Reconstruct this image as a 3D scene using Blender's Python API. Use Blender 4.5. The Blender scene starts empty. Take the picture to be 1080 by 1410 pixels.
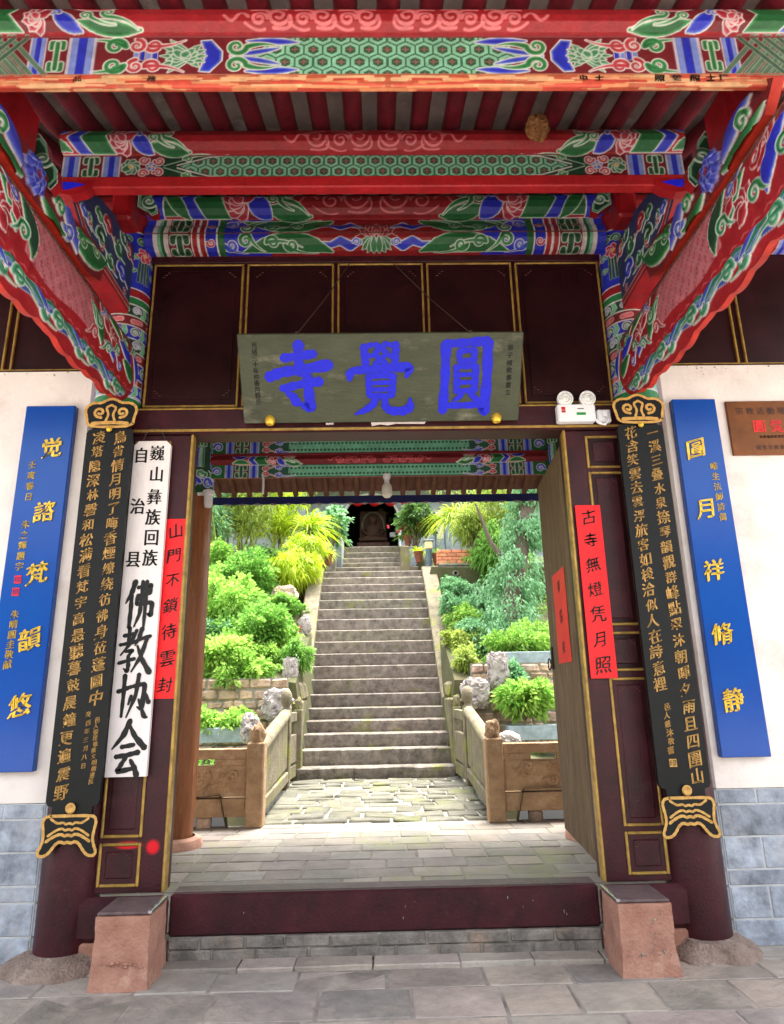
import bpy, bmesh, math, random
import numpy as np
from mathutils import Vector, Matrix, noise as mnoise

scene = bpy.context.scene
col = scene.collection
random.seed(7)
rng = np.random.default_rng(7)
R_ = math.radians

# ------------------------------------------------------------------ camera
FPX = 898.0
CAM = np.array([0.0, -4.3, 1.5])
def _axes():
    z = np.array([-61.7, -FPX * FPX / 241.5, FPX]); z /= np.linalg.norm(z)
    y = np.array([-13.0, 241.5, FPX]); y -= z * (y @ z); y /= np.linalg.norm(y)
    return np.array([np.cross(y, z), y, z])
ROT = _axes()
def at(px, py, Y):
    """point of the photograph (px, py) on the upright plane at depth Y"""
    d = ROT @ np.array([px - 540.0, py - 705.0, FPX])
    return CAM + d * ((Y - CAM[1]) / d[1])
cam_data = bpy.data.cameras.new('camera')
cam = bpy.data.objects.new('camera', cam_data)
col.objects.link(cam)
cam_data.sensor_fit = 'VERTICAL'
cam_data.sensor_height = 36.0
cam_data.lens = FPX / 1410.0 * 36.0
cam_data.clip_end = 500
_r, _u, _b = ROT @ np.array([1, 0, 0]), ROT @ np.array([0, -1, 0]), ROT @ np.array([0, 0, -1])
cam.matrix_world = Matrix(((_r[0], _u[0], _b[0], CAM[0]), (_r[1], _u[1], _b[1], CAM[1]),
                           (_r[2], _u[2], _b[2], CAM[2]), (0, 0, 0, 1)))
scene.camera = cam

# ------------------------------------------------------------------ sky, sun, exposure
SUN_EL, SUN_AZ = 75.0, 40.0        # azimuth clockwise from +Y: high, beyond the garden and a little to the right
world = bpy.data.worlds.new("World"); scene.world = world
world.use_nodes = True
wn, wl = world.node_tree.nodes, world.node_tree.links
sky = wn.new('ShaderNodeTexSky'); sky.sky_type = 'NISHITA'; sky.sun_disc = False
sky.sun_elevation = R_(SUN_EL); sky.sun_rotation = R_(SUN_AZ)
sky.air_density = 1.0; sky.dust_density = 3.0; sky.ozone_density = 0.6
bg = wn['Background']; bg.inputs['Strength'].default_value = 0.15
hs = wn.new('ShaderNodeHueSaturation'); hs.inputs['Saturation'].default_value = 0.28      # thin white overcast
wl.new(sky.outputs['Color'], hs.inputs['Color']); wl.new(hs.outputs['Color'], bg.inputs['Color'])
sun_data = bpy.data.lights.new('sun', 'SUN'); sun = bpy.data.objects.new('sun', sun_data); col.objects.link(sun)
sun_data.energy = 2.1; sun_data.angle = R_(24); sun_data.color = (1.0, 0.95, 0.88)
_e, _a = R_(SUN_EL), R_(SUN_AZ)
sdir = Vector((math.sin(_a) * math.cos(_e), math.cos(_a) * math.cos(_e), math.sin(_e)))
sun.rotation_euler = sdir.to_track_quat('Z', 'Y').to_euler()
sun.location = (0, -8, 20)
vs = scene.view_settings
vs.view_transform = 'Standard'; vs.look = 'None'; vs.gamma = 1; vs.use_curve_mapping = False
vs.exposure = 2.62
try:
    scene.cycles.max_bounces = 8; scene.cycles.diffuse_bounces = 5; scene.cycles.transparent_max_bounces = 8
    scene.cycles.sample_clamp_indirect = 8
except Exception:
    pass

# ------------------------------------------------------------------ colours and materials
def s2l(c):
    c = np.asarray(c, float) / 255.0
    return np.where(c <= 0.04045, c / 12.92, ((c + 0.055) / 1.055) ** 2.4)
def rgba(c):
    l = s2l(c); return (float(l[0]), float(l[1]), float(l[2]), 1.0)
MATS = {}
def mat(name, c=(128, 128, 128), c2=None, rough=0.6, scale=6.0, amt=0.18, bump=0.0, bscale=40.0, metal=0.0,
        spec=0.4, coat=0.0, attr=None, stretch=(1, 1, 1), stain=None, stain_scale=2.0, stain_lo=0.55, stain_hi=0.7, tint=False):
    """procedural surface: base colour broken up by noise, optional stains, optional painted colour attribute"""
    m = bpy.data.materials.new(name); m.use_nodes = True
    nt = m.node_tree; n, l = nt.nodes, nt.links
    p = n['Principled BSDF']
    p.inputs['Roughness'].default_value = rough; p.inputs['Metallic'].default_value = metal
    p.inputs['Specular IOR Level'].default_value = spec; p.inputs['Coat Weight'].default_value = coat
    p.inputs['Coat Roughness'].default_value = 0.12
    tc = n.new('ShaderNodeTexCoord'); mp = n.new('ShaderNodeMapping'); mp.inputs['Scale'].default_value = stretch
    l.new(tc.outputs['Object'], mp.inputs['Vector'])
    no = n.new('ShaderNodeTexNoise'); no.inputs['Scale'].default_value = scale; no.inputs['Detail'].default_value = 6; no.inputs['Roughness'].default_value = 0.65
    l.new(mp.outputs['Vector'], no.inputs['Vector'])
    mr = n.new('ShaderNodeMapRange'); mr.inputs['From Min'].default_value = 0.3; mr.inputs['From Max'].default_value = 0.7
    l.new(no.outputs['Fac'], mr.inputs['Value'])
    if attr:
        at_ = n.new('ShaderNodeAttribute'); at_.attribute_name = attr
        mul = n.new('ShaderNodeMix'); mul.data_type = 'RGBA'; mul.blend_type = 'MULTIPLY'; mul.inputs['Factor'].default_value = 1.0
        mr.inputs['To Min'].default_value = 1 - amt; mr.inputs['To Max'].default_value = 1 + amt * 0.6
        l.new(at_.outputs['Color'], mul.inputs['A']); l.new(mr.outputs['Result'], mul.inputs['B'])
        out = mul.outputs['Result']
    else:
        mix = n.new('ShaderNodeMix'); mix.data_type = 'RGBA'
        a = np.asarray(c, float); b = np.asarray(c2 if c2 is not None else np.clip(a * (1 + amt), 0, 255), float)
        if c2 is None: a = a * (1 - amt)
        mix.inputs['A'].default_value = rgba(a); mix.inputs['B'].default_value = rgba(b)
        l.new(mr.outputs['Result'], mix.inputs['Factor'])
        out = mix.outputs['Result']
        if tint:
            at_ = n.new('ShaderNodeAttribute'); at_.attribute_name = 'paint'
            mul = n.new('ShaderNodeMix'); mul.data_type = 'RGBA'; mul.blend_type = 'MULTIPLY'; mul.inputs['Factor'].default_value = 1.0
            l.new(out, mul.inputs['A']); l.new(at_.outputs['Color'], mul.inputs['B']); out = mul.outputs['Result']
    if stain is not None:
        n2 = n.new('ShaderNodeTexNoise'); n2.inputs['Scale'].default_value = stain_scale; n2.inputs['Detail'].default_value = 8; n2.inputs['Roughness'].default_value = 0.7
        l.new(mp.outputs['Vector'], n2.inputs['Vector'])
        m2 = n.new('ShaderNodeMapRange'); m2.inputs['From Min'].default_value = stain_lo; m2.inputs['From Max'].default_value = stain_hi
        l.new(n2.outputs['Fac'], m2.inputs['Value'])
        mx = n.new('ShaderNodeMix'); mx.data_type = 'RGBA'; l.new(m2.outputs['Result'], mx.inputs['Factor'])
        l.new(out, mx.inputs['A']); mx.inputs['B'].default_value = rgba(stain); out = mx.outputs['Result']
    l.new(out, p.inputs['Base Color'])
    rr = n.new('ShaderNodeMapRange'); rr.inputs['To Min'].default_value = max(0.03, rough - 0.08); rr.inputs['To Max'].default_value = min(1, rough + 0.1)
    l.new(no.outputs['Fac'], rr.inputs['Value']); l.new(rr.outputs['Result'], p.inputs['Roughness'])
    if bump > 0:
        n3 = n.new('ShaderNodeTexNoise'); n3.inputs['Scale'].default_value = bscale; n3.inputs['Detail'].default_value = 5
        l.new(mp.outputs['Vector'], n3.inputs['Vector'])
        bp = n.new('ShaderNodeBump'); bp.inputs['Strength'].default_value = bump; bp.inputs['Distance'].default_value = 0.02
        l.new(n3.outputs['Fac'], bp.inputs['Height']); l.new(bp.outputs['Normal'], p.inputs['Normal'])
    MATS[name] = m
    return m
def leaf_mat(name, c1, c2, trans=0.5):
    m = bpy.data.materials.new(name); m.use_nodes = True
    nt = m.node_tree; n, l = nt.nodes, nt.links
    p = n['Principled BSDF']; out = n['Material Output']
    p.inputs['Roughness'].default_value = 0.45; p.inputs['Specular IOR Level'].default_value = 0.35
    a = n.new('ShaderNodeAttribute'); a.attribute_name = 'paint'
    sep = n.new('ShaderNodeSeparateColor'); l.new(a.outputs['Color'], sep.inputs['Color'])
    mix = n.new('ShaderNodeMix'); mix.data_type = 'RGBA'
    mix.inputs['A'].default_value = rgba(c1); mix.inputs['B'].default_value = rgba(c2)
    l.new(sep.outputs['Red'], mix.inputs['Factor'])
    l.new(mix.outputs['Result'], p.inputs['Base Color'])
    t = n.new('ShaderNodeBsdfTranslucent'); l.new(mix.outputs['Result'], t.inputs['Color'])
    ms = n.new('ShaderNodeMixShader'); ms.inputs['Fac'].default_value = trans
    l.new(p.outputs['BSDF'], ms.inputs[1]); l.new(t.outputs['BSDF'], ms.inputs[2]); l.new(ms.outputs['Shader'], out.inputs['Surface'])
    MATS[name] = m
    return m

mat('painted_wood', attr='paint', rough=0.5, amt=0.2, scale=9, bump=0.2, bscale=60, stain=(112, 92, 88), stain_scale=17, stain_lo=.62, stain_hi=.86)
mat('red_paint', (132, 14, 22), rough=0.42, amt=0.2, scale=7, bump=0.1, stain=(104, 22, 26), stain_scale=9, stain_lo=.58, stain_hi=.8)
mat('dark_red_paint', (92, 20, 30), rough=0.5, amt=0.25, scale=8, bump=0.15, stain=(70, 26, 32), stain_scale=12)
mat('orange_red_paint', (172, 44, 30), rough=0.5, amt=0.2, stain=(132, 26, 26), stain_scale=6)
mat('maroon_paint', (52, 17, 24), rough=0.42, amt=0.28, scale=5, bump=0.14, bscale=70, spec=0.3, stain=(76, 44, 46), stain_scale=16, stain_lo=.58, stain_hi=.85)
mat('maroon_panel', (36, 8, 12), rough=0.42, amt=0.25, scale=4, bump=0.08, bscale=60, spec=0.28, stain=(50, 20, 22), stain_scale=9, stain_lo=.6, stain_hi=.85)
mat('gold_trim', (188, 150, 74), c2=(126, 98, 50), rough=0.42, scale=14, metal=0.3)
mat('gold_leaf', (228, 176, 62), rough=0.3, amt=0.2, scale=25, metal=0.55)
mat('gold_paint', (204, 160, 86), c2=(160, 116, 54), rough=0.5, scale=40)
mat('roof_tile_underside', (156, 140, 134), c2=(124, 112, 108), rough=0.85, scale=3.0, bump=0.3, bscale=25, stain=(186, 174, 168), stain_scale=2.6)
mat('plaster', (222, 212, 206), rough=0.85, amt=0.05, scale=2.0, bump=0.18, bscale=30, stain=(186, 168, 156), stain_scale=2.2, stain_lo=0.52, stain_hi=0.82)
mat('grey_brick', (136, 142, 152), rough=0.75, amt=0.3, scale=7, bump=0.4, bscale=30, tint=True, stain=(164, 164, 168), stain_scale=3.4, stain_lo=.5, stain_hi=.72)
mat('white_mortar', (188, 190, 192), c2=(160, 160, 160), rough=0.9, scale=9)
mat('stone_paver', (166, 155, 145), c2=(128, 119, 112), rough=0.74, scale=3.2, bump=0.5, bscale=26, tint=True, stain=(174, 160, 146), stain_scale=2.0, stain_lo=.5, stain_hi=.75)
mat('paver_joint', (134, 126, 118), rough=0.9, amt=0.25)
mat('pale_joint', (138, 134, 122), rough=0.9, amt=0.15)
mat('hall_paver', (164, 154, 144), c2=(136, 129, 121), rough=0.7, scale=4, bump=0.35, bscale=25, tint=True, stain=(138, 142, 94), stain_scale=1.2, stain_lo=0.54, stain_hi=0.74)
mat('red_sandstone', (174, 130, 112), c2=(144, 98, 82), rough=0.85, scale=7, bump=0.45, bscale=60, stain=(196, 160, 140), stain_scale=4, stain_lo=0.56, stain_hi=0.74)
mat('bridge_stone', (112, 110, 98), c2=(84, 82, 74), rough=0.85, scale=6, bump=0.7, bscale=30, tint=True, stain=(106, 112, 62), stain_scale=1.6, stain_lo=.56, stain_hi=.7)
mat('tan_stone', (152, 132, 120), c2=(116, 98, 88), rough=0.95, scale=12, bump=1.0, bscale=60, stain=(176, 158, 146), stain_scale=7, stain_lo=.56, stain_hi=.72)
mat('stone_top_slab', (92, 76, 76), rough=0.5, amt=0.2, scale=10, bump=0.2)
mat('steel_strip', (205, 208, 212), rough=0.25, amt=0.05, metal=0.9)
mat('pale_brick', (112, 105, 99), rough=0.85, amt=0.3, scale=7, bump=0.6, tint=True, stain=(140, 120, 106), stain_scale=3)
mat('old_plank', (124, 98, 70), c2=(86, 66, 48), rough=0.7, scale=5, stretch=(6, 6, 0.6), bump=0.4, bscale=30, stain=(140, 120, 92), stain_scale=3)
mat('brown_column', (164, 100, 58), c2=(120, 68, 38), rough=0.45, scale=6, stretch=(5, 5, 0.5), bump=0.2, bscale=20, stain=(200, 136, 88), stain_scale=3)
mat('pink_stone', (198, 150, 128), rough=0.8, amt=0.15, bump=0.3)
mat('carved_stone', (186, 154, 118), c2=(150, 120, 90), rough=0.8, scale=7, bump=0.6, bscale=40, stain=(196, 172, 140), stain_scale=4)
mat('mossy_stone', (142, 130, 106), c2=(98, 91, 74), rough=0.88, scale=6, bump=0.8, bscale=34, stain=(128, 132, 48), stain_scale=2.6, stain_lo=0.52, stain_hi=0.68)
mat('stair_stone', (146, 136, 124), c2=(84, 77, 71), rough=0.85, scale=8, bump=0.6, bscale=45, tint=True, stain=(122, 124, 60), stain_scale=1.6, stain_lo=0.57, stain_hi=0.7)
mat('rubble_stone', (176, 152, 132), rough=0.85, amt=0.3, scale=6, bump=0.8, bscale=26, tint=True, stain=(124, 118, 96), stain_scale=3)
mat('white_rock', (196, 187, 180), c2=(140, 130, 126), rough=0.9, scale=9, bump=0.9, bscale=30, stain=(80, 74, 72), stain_scale=9, stain_lo=0.54, stain_hi=0.66)
mat('grey_concrete', (140, 134, 122), rough=0.9, amt=0.18, scale=3, bump=0.3, stain=(104, 104, 88), stain_scale=1.8)
mat('orange_brick', (212, 136, 98), rough=0.8, amt=0.16, scale=6, bump=0.3, tint=True)
mat('blue_grey_trough', (150, 164, 168), rough=0.6, amt=0.2, scale=4, stain=(120, 126, 110), stain_scale=3)
mat('earth', (92, 84, 58), c2=(70, 78, 42), rough=0.95, scale=2.5, bump=0.5)
mat('sky_block_green', (58, 74, 44), c2=(40, 54, 34), rough=0.95, scale=.6, bump=0.4)
mat('ground', (172, 164, 154), rough=0.9, amt=0.14, scale=2)
mat('glossy_blue', (0, 72, 154), c2=(0, 58, 146), rough=0.22, scale=1.5, coat=0.15, spec=0.25)
mat('black_board', (13, 14, 15), c2=(22, 23, 24), rough=0.5, scale=12, bump=0.05, spec=0.22)
mat('white_board', (226, 216, 214), rough=0.6, amt=0.05, scale=3, stretch=(6, 1, 1), bump=0.1, stain=(186, 160, 152), stain_scale=5, stain_lo=0.62, stain_hi=0.78)
mat('ink', (16, 15, 16), rough=0.6, amt=0.1)
mat('red_paper', (236, 14, 24), rough=0.5, amt=0.05, scale=14)
mat('plaque_green', (70, 75, 55), c2=(54, 58, 43), rough=0.6, scale=5, bump=0.25, stain=(126, 124, 106), stain_scale=4.5, stretch=(.6, 1, 1.6), stain_lo=0.55, stain_hi=0.8)
mat('ultramarine', (8, 16, 190), c2=(18, 28, 212), rough=0.6, scale=22, bump=0.1)
mat('bronze_plate', (112, 66, 34), rough=0.34, amt=0.25, scale=2.0, metal=0.6)
mat('plate_red', (200, 22, 26), rough=0.5)
mat('plate_ink', (46, 24, 16), rough=0.5)
mat('white_plastic', (228, 228, 232), rough=0.35, amt=0.02)
mat('lamp_lens', (206, 206, 204), rough=0.15, amt=0.15, scale=60, spec=0.7)
mat('green_sticker', (24, 134, 62), rough=0.4)
mat('wire', (60, 46, 40), rough=0.6)
mat('dry_nest', (150, 104, 58), c2=(104, 66, 36), rough=0.95, scale=30, bump=0.8, bscale=60)
mat('frosted_bulb', (224, 220, 206), rough=0.4, amt=0.03)
mat('blue_eave', (20, 26, 84), rough=0.6, amt=0.25)
mat('brown_wood', (104, 62, 46), c2=(78, 46, 36), rough=0.7, scale=8)
mat('bark', (120, 106, 92), c2=(80, 70, 60), rough=0.95, scale=9, stretch=(3, 3, .7), bump=0.8, bscale=20)
mat('green_stem', (150, 160, 66), c2=(120, 136, 52), rough=0.5, scale=3)
mat('dark_interior', (28, 24, 26), rough=0.8, amt=0.2)
mat('statue_stone', (108, 74, 60), c2=(70, 46, 40), rough=0.7, scale=8, bump=0.3)
mat('pale_wall', (150, 156, 162), rough=0.9, amt=0.12, stain=(120, 122, 120), stain_scale=1.5)
mat('terracotta', (126, 74, 56), rough=0.8, amt=0.2)
mat('lantern_cream', (232, 214, 160), rough=0.5, amt=0.05)
mat('blue_grey_post', (96, 116, 132), rough=0.5, amt=0.1)
mat('flower_pink', (226, 70, 96), rough=0.6, amt=0.15)
mat('black_iron', (30, 30, 30), rough=0.5)
leaf_mat('leaf_fresh', (108, 166, 62), (196, 226, 118))
leaf_mat('leaf_yellow', (150, 182, 24), (216, 230, 66))
leaf_mat('leaf_teal', (92, 150, 98), (170, 214, 164))
leaf_mat('leaf_mid', (92, 150, 56), (168, 212, 106))
leaf_mat('leaf_dark', (56, 92, 46), (120, 156, 84))
leaf_mat('leaf_bamboo', (124, 154, 54), (206, 218, 118))
# ------------------------------------------------------------------ mesh building
class MB:
    """collects faces; build() links them as ONE mesh object"""
    def __init__(self):
        self.v, self.c, self.f, self.n = [], [], [], 0
    def add(self, verts, faces, m, color=None, smooth=False):
        verts = np.asarray(verts, float).reshape(-1, 3)
        k = len(verts)
        if color is None: cc = np.ones((k, 3))
        else: cc = np.broadcast_to(np.asarray(color, float), (k, 3))
        self.v.append(verts); self.c.append(cc)
        if isinstance(faces, np.ndarray):
            self.f.append((faces.astype(np.int64) + self.n, m, smooth))
        else:
            by = {}
            for q in faces: by.setdefault(len(q), []).append(q)
            for q in by.values(): self.f.append((np.array(q, np.int64) + self.n, m, smooth))
        self.n += k
    def box(self, x0, x1, y0, y1, z0, z1, m, ch=0.0, color=None):
        self.obox((x0, y0, z0), (1, 0, 0), (0, 1, 0), (0, 0, 1), x1 - x0, y1 - y0, z1 - z0, m, ch, color)
    def obox(self, o, U, V, W, a, b, c, m, ch=0.0, color=None, jit=0.0):
        """box of size a,b,c along axes U,V,W from corner o, all edges chamfered by ch"""
        o, U, V, W = (np.asarray(q, float) for q in (o, U, V, W))
        P = lambda x, y, z: o + U * x + V * y + W * z
        if ch <= 0:
            vs_ = [P(x, y, z) for z in (0, c) for y in (0, b) for x in (0, a)]
            fs = [(0, 2, 3, 1), (4, 5, 7, 6), (0, 1, 5, 4), (2, 6, 7, 3), (0, 4, 6, 2), (1, 3, 7, 5)]
            if jit: vs_ = [q + rng.uniform(-jit, jit, 3) for q in vs_]
            self.add(vs_, fs, m, color); return
        ch = min(ch, a * .45, b * .45, c * .45)
        vs_, idx = [], {}
        J = {}
        for ix in (0, 1):
            for iy in (0, 1):
                for iz in (0, 1):
                    J[ix, iy, iz] = rng.uniform(-jit, jit, 3) if jit else 0
        for ix in (0, 1):
            for iy in (0, 1):
                for iz in (0, 1):
                    for ax in range(3):
                        q = [(ch, a - ch)[ix], (ch, b - ch)[iy], (ch, c - ch)[iz]]
                        q[ax] = (0, (a, b, c)[ax])[(ix, iy, iz)[ax]]
                        idx[ix, iy, iz, ax] = len(vs_); vs_.append(P(*q) + J[ix, iy, iz])
        g = lambda i, j, k, ax: idx[i, j, k, ax]
        fs = []
        for s in (0, 1):
            fs += [(g(s, 0, 0, 0), g(s, 1, 0, 0), g(s, 1, 1, 0), g(s, 0, 1, 0)),
                   (g(0, s, 0, 1), g(1, s, 0, 1), g(1, s, 1, 1), g(0, s, 1, 1)),
                   (g(0, 0, s, 2), g(1, 0, s, 2), g(1, 1, s, 2), g(0, 1, s, 2))]
        for s in (0, 1):
            for t in (0, 1):
                fs += [(g(0, s, t, 1), g(1, s, t, 1), g(1, s, t, 2), g(0, s, t, 2)),
                       (g(s, 0, t, 0), g(s, 1, t, 0), g(s, 1, t, 2), g(s, 0, t, 2)),
                       (g(s, t, 0, 0), g(s, t, 1, 0), g(s, t, 1, 1), g(s, t, 0, 1))]
        for i in (0, 1):
            for j in (0, 1):
                for k in (0, 1): fs.append((g(i, j, k, 0), g(i, j, k, 1), g(i, j, k, 2)))
        self.add(vs_, fs, m, color)
    def tube(self, pts, rad, m, seg=12, color=None, caps=True):
        pts = [np.asarray(p, float) for p in pts]
        if not hasattr(rad, '__len__'): rad = [rad] * len(pts)
        vs_, fs = [], []
        n = len(pts)
        up = np.array([0, 0, 1.0])
        t0 = pts[1] - pts[0]
        if abs(t0[2]) > 0.9 * np.linalg.norm(t0): up = np.array([1.0, 0, 0])
        for i in range(n):
            t = pts[min(i + 1, n - 1)] - pts[max(i - 1, 0)]; t /= np.linalg.norm(t) + 1e-12
            a = np.cross(up, t); a /= np.linalg.norm(a) + 1e-12; b = np.cross(t, a)
            for k in range(seg):
                th = 2 * math.pi * k / seg
                vs_.append(pts[i] + (a * math.cos(th) + b * math.sin(th)) * rad[i])
        for i in range(n - 1):
            for k in range(seg):
                fs.append((i * seg + k, i * seg + (k + 1) % seg, (i + 1) * seg + (k + 1) % seg, (i + 1) * seg + k))
        self.add(vs_, fs, m, color, smooth=True)
        if caps:
            self.add(vs_[:seg], [tuple(range(seg))[::-1]], m, color); self.add(vs_[-seg:], [tuple(range(seg))], m, color)
    def lathe(self, c, prof, m, seg=24, color=None, axis=(0, 0, 1)):
        """prof: (radius, height) list about a vertical axis (or another axis) at c"""
        W = np.asarray(axis, float); W /= np.linalg.norm(W)
        A = np.cross(W, [0, 0, 1]) if abs(W[2]) < .9 else np.array([1.0, 0, 0])
        A /= np.linalg.norm(A); B = np.cross(W, A)
        vs_, fs = [], []
        for r, h in prof:
            for k in range(seg):
                th = 2 * math.pi * k / seg
                vs_.append(np.asarray(c, float) + (A * math.cos(th) + B * math.sin(th)) * r + W * h)
        for i in range(len(prof) - 1):
            for k in range(seg):
                fs.append((i * seg + k, i * seg + (k + 1) % seg, (i + 1) * seg + (k + 1) % seg, (i + 1) * seg + k))
        self.add(vs_, fs, m, color, smooth=True)
    def prism(self, poly, o, U, V, W, d, m, color=None):
        """2-D outline extruded by d along W"""
        o, U, V, W = (np.asarray(q, float) for q in (o, U, V, W))
        k = len(poly)
        a = [o + U * x + V * y for x, y in poly]; b = [q + W * d for q in a]
        self.add(a, [tuple(range(k))[::-1]], m, color); self.add(b, [tuple(range(k))], m, color)
        self.add(a + b, [(i, (i + 1) % k, k + (i + 1) % k, k + i) for i in range(k)], m, color)
    def build(self, name, parent=None, loc=None, sharp=35):
        """links the mesh; vertices are given in world space and stored relative to the parent thing (or to loc)"""
        V_ = np.concatenate(self.v) if self.v else np.zeros((0, 3))
        Cc = np.concatenate(self.c)
        off = np.zeros(3)
        if parent is not None: off = np.asarray(parent['base'], float)
        elif loc is None:
            off = np.array([(V_[:, 0].min() + V_[:, 0].max()) / 2, (V_[:, 1].min() + V_[:, 1].max()) / 2, V_[:, 2].min()])
        else: off = np.asarray(loc, float)
        me = bpy.data.meshes.new(name)
        me.vertices.add(len(V_)); me.vertices.foreach_set('co', (V_ - off).astype(np.float32).ravel())
        li, ls, mi, sm, mats = [], [], [], [], []
        pos = 0
        for fa, m, s in self.f:
            if m not in mats: mats.append(m)
            li.append(fa.ravel()); k = fa.shape[1]
            ls.append(pos + np.arange(len(fa)) * k); pos += fa.size
            mi.append(np.full(len(fa), mats.index(m))); sm.append(np.full(len(fa), s))
        li = np.concatenate(li); ls = np.concatenate(ls)
        me.loops.add(len(li)); me.loops.foreach_set('vertex_index', li.astype(np.int32))
        me.polygons.add(len(ls)); me.polygons.foreach_set('loop_start', ls.astype(np.int32))
        for q in mats: me.materials.append(MATS[q])
        me.polygons.foreach_set('material_index', np.concatenate(mi).astype(np.int32))
        smooth = np.concatenate(sm)
        ca = me.color_attributes.new('paint', 'FLOAT_COLOR', 'POINT')
        ca.data.foreach_set('color', np.concatenate([Cc, np.ones((len(Cc), 1))], 1).astype(np.float32).ravel())
        me.update(calc_edges=True)
        me.polygons.foreach_set('use_smooth', smooth.astype(bool))
        me.validate()
        if smooth.any() and len(V_) < 60000:
            try: me.set_sharp_from_angle(angle=R_(sharp))
            except Exception: pass
        o = bpy.data.objects.new(name, me); col.objects.link(o)
        if parent is not None:
            o.parent = parent; o['base'] = parent['base']
        else:
            o.location = off; o['base'] = [float(q) for q in off]
        return o

def thing(name, label, cat, loc=(0, 0, 0), group=None):
    o = bpy.data.objects.new(name, None); col.objects.link(o)
    o.empty_display_size = 0.2
    o.location = [float(q) for q in loc]; o['base'] = [float(q) for q in loc]
    return tag(o, label, cat, group)
def tag(o, label=None, cat=None, group=None, kind=None):
    if label: o['label'] = label
    if cat: o['category'] = cat
    if group: o['group'] = group
    if kind: o['kind'] = kind
    return o

# ------------------------------------------------------------------ painting: distance-field brush on a colour grid
class Canvas:
    def __init__(self, u0, u1, v0, v1, res, bg):
        self.u = np.arange(u0, u1 + res * .5, res); self.v = np.arange(v0, v1 + res * .5, res); self.res = res
        self.col = np.empty((len(self.v), len(self.u), 3)); self.col[:] = bg
        self.h = np.zeros((len(self.v), len(self.u)))
    def window(self, b, pad):
        i0, i1 = np.searchsorted(self.u, [b[0] - pad, b[2] + pad]); j0, j1 = np.searchsorted(self.v, [b[1] - pad, b[3] + pad])
        return i0, i1, j0, j1
    def put(self, sd, win, fill, edge=None, ew=0.006, hi=None, height=0.0, hw=None):
        i0, i1, j0, j1 = win
        if i1 <= i0 or j1 <= j0: return
        C_ = self.col[j0:j1, i0:i1]; r = self.res
        cov = lambda d: np.clip(0.5 - d / r, 0, 1)[..., None]
        if edge is not None: C_ += (np.asarray(edge, float) - C_) * cov(sd - ew)
        f = np.asarray(fill, float) * np.ones_like(C_)
        if hi is not None:
            w = hw or ew * 2.2
            t = np.clip((sd + w) / w, 0, 1)[..., None]
            f = f + (np.asarray(hi, float) - f) * t
        C_ += (f - C_) * cov(sd)
        if height:
            hh = self.h[j0:j1, i0:i1]
            np.maximum(hh, height * np.sqrt(np.clip(-(sd - ew) / 0.03, 0, 1)), out=hh)
    def chain(self, pts, rad, fill, edge=None, ew=0.006, hi=None, height=0.0, hw=None):
        pts = np.asarray(pts, float)
        rad = np.full(len(pts), rad, float) if not hasattr(rad, '__len__') else np.asarray(rad, float)
        m = rad.max() + ew + self.res * 2
        b = (pts[:, 0].min(), pts[:, 1].min(), pts[:, 0].max(), pts[:, 1].max())
        w = self.window(b, m); i0, i1, j0, j1 = w
        if i1 <= i0 or j1 <= j0: return
        U, V = np.meshgrid(self.u[i0:i1], self.v[j0:j1])
        sd = np.full(U.shape, 9.0)
        for a, c, ra, rc in zip(pts[:-1], pts[1:], rad[:-1], rad[1:]):
            d = c - a; L = d @ d + 1e-12
            t = np.clip(((U - a[0]) * d[0] + (V - a[1]) * d[1]) / L, 0, 1)
            np.minimum(sd, np.hypot(U - a[0] - t * d[0], V - a[1] - t * d[1]) - (ra + (rc - ra) * t), out=sd)
        self.put(sd, w, fill, edge, ew, hi, height, hw)
    def poly(self, pts, fill, edge=None, ew=0.006, hi=None, height=0.0, hw=None):
        pts = np.asarray(pts, float)
        b = (pts[:, 0].min(), pts[:, 1].min(), pts[:, 0].max(), pts[:, 1].max())
        w = self.window(b, ew + self.res * 2); i0, i1, j0, j1 = w
        if i1 <= i0 or j1 <= j0: return
        U, V = np.meshgrid(self.u[i0:i1], self.v[j0:j1])
        sd = np.full(U.shape, 9.0); ins = np.zeros(U.shape, bool)
        for a, c in zip(pts, np.roll(pts, -1, 0)):
            d = c - a; L = d @ d + 1e-12
            t = np.clip(((U - a[0]) * d[0] + (V - a[1]) * d[1]) / L, 0, 1)
            np.minimum(sd, np.hypot(U - a[0] - t * d[0], V - a[1] - t * d[1]), out=sd)
            cr = ((a[1] > V) != (c[1] > V))
            with np.errstate(divide='ignore', invalid='ignore'):
                xx = d[0] * (V - a[1]) / (d[1] if abs(d[1]) > 1e-12 else 1e-12) + a[0]
            ins ^= cr & (U < xx)
        sd = np.where(ins, -sd, sd)
        self.put(sd, w, fill, edge, ew, hi, height, hw)
    def rect(self, u0, u1, v0, v1, fill, **k): self.poly([(u0, v0), (u1, v0), (u1, v1), (u0, v1)], fill, **k)
    def mirrored(self):
        """left half from the right half (u >= 0)"""
        c = Canvas.__new__(Canvas); c.res = self.res; c.v = self.v
        c.u = np.concatenate([-self.u[:0:-1], self.u]); c.col = np.concatenate([self.col[:, :0:-1], self.col], 1)
        c.h = np.concatenate([self.h[:, :0:-1], self.h], 1); return c

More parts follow.
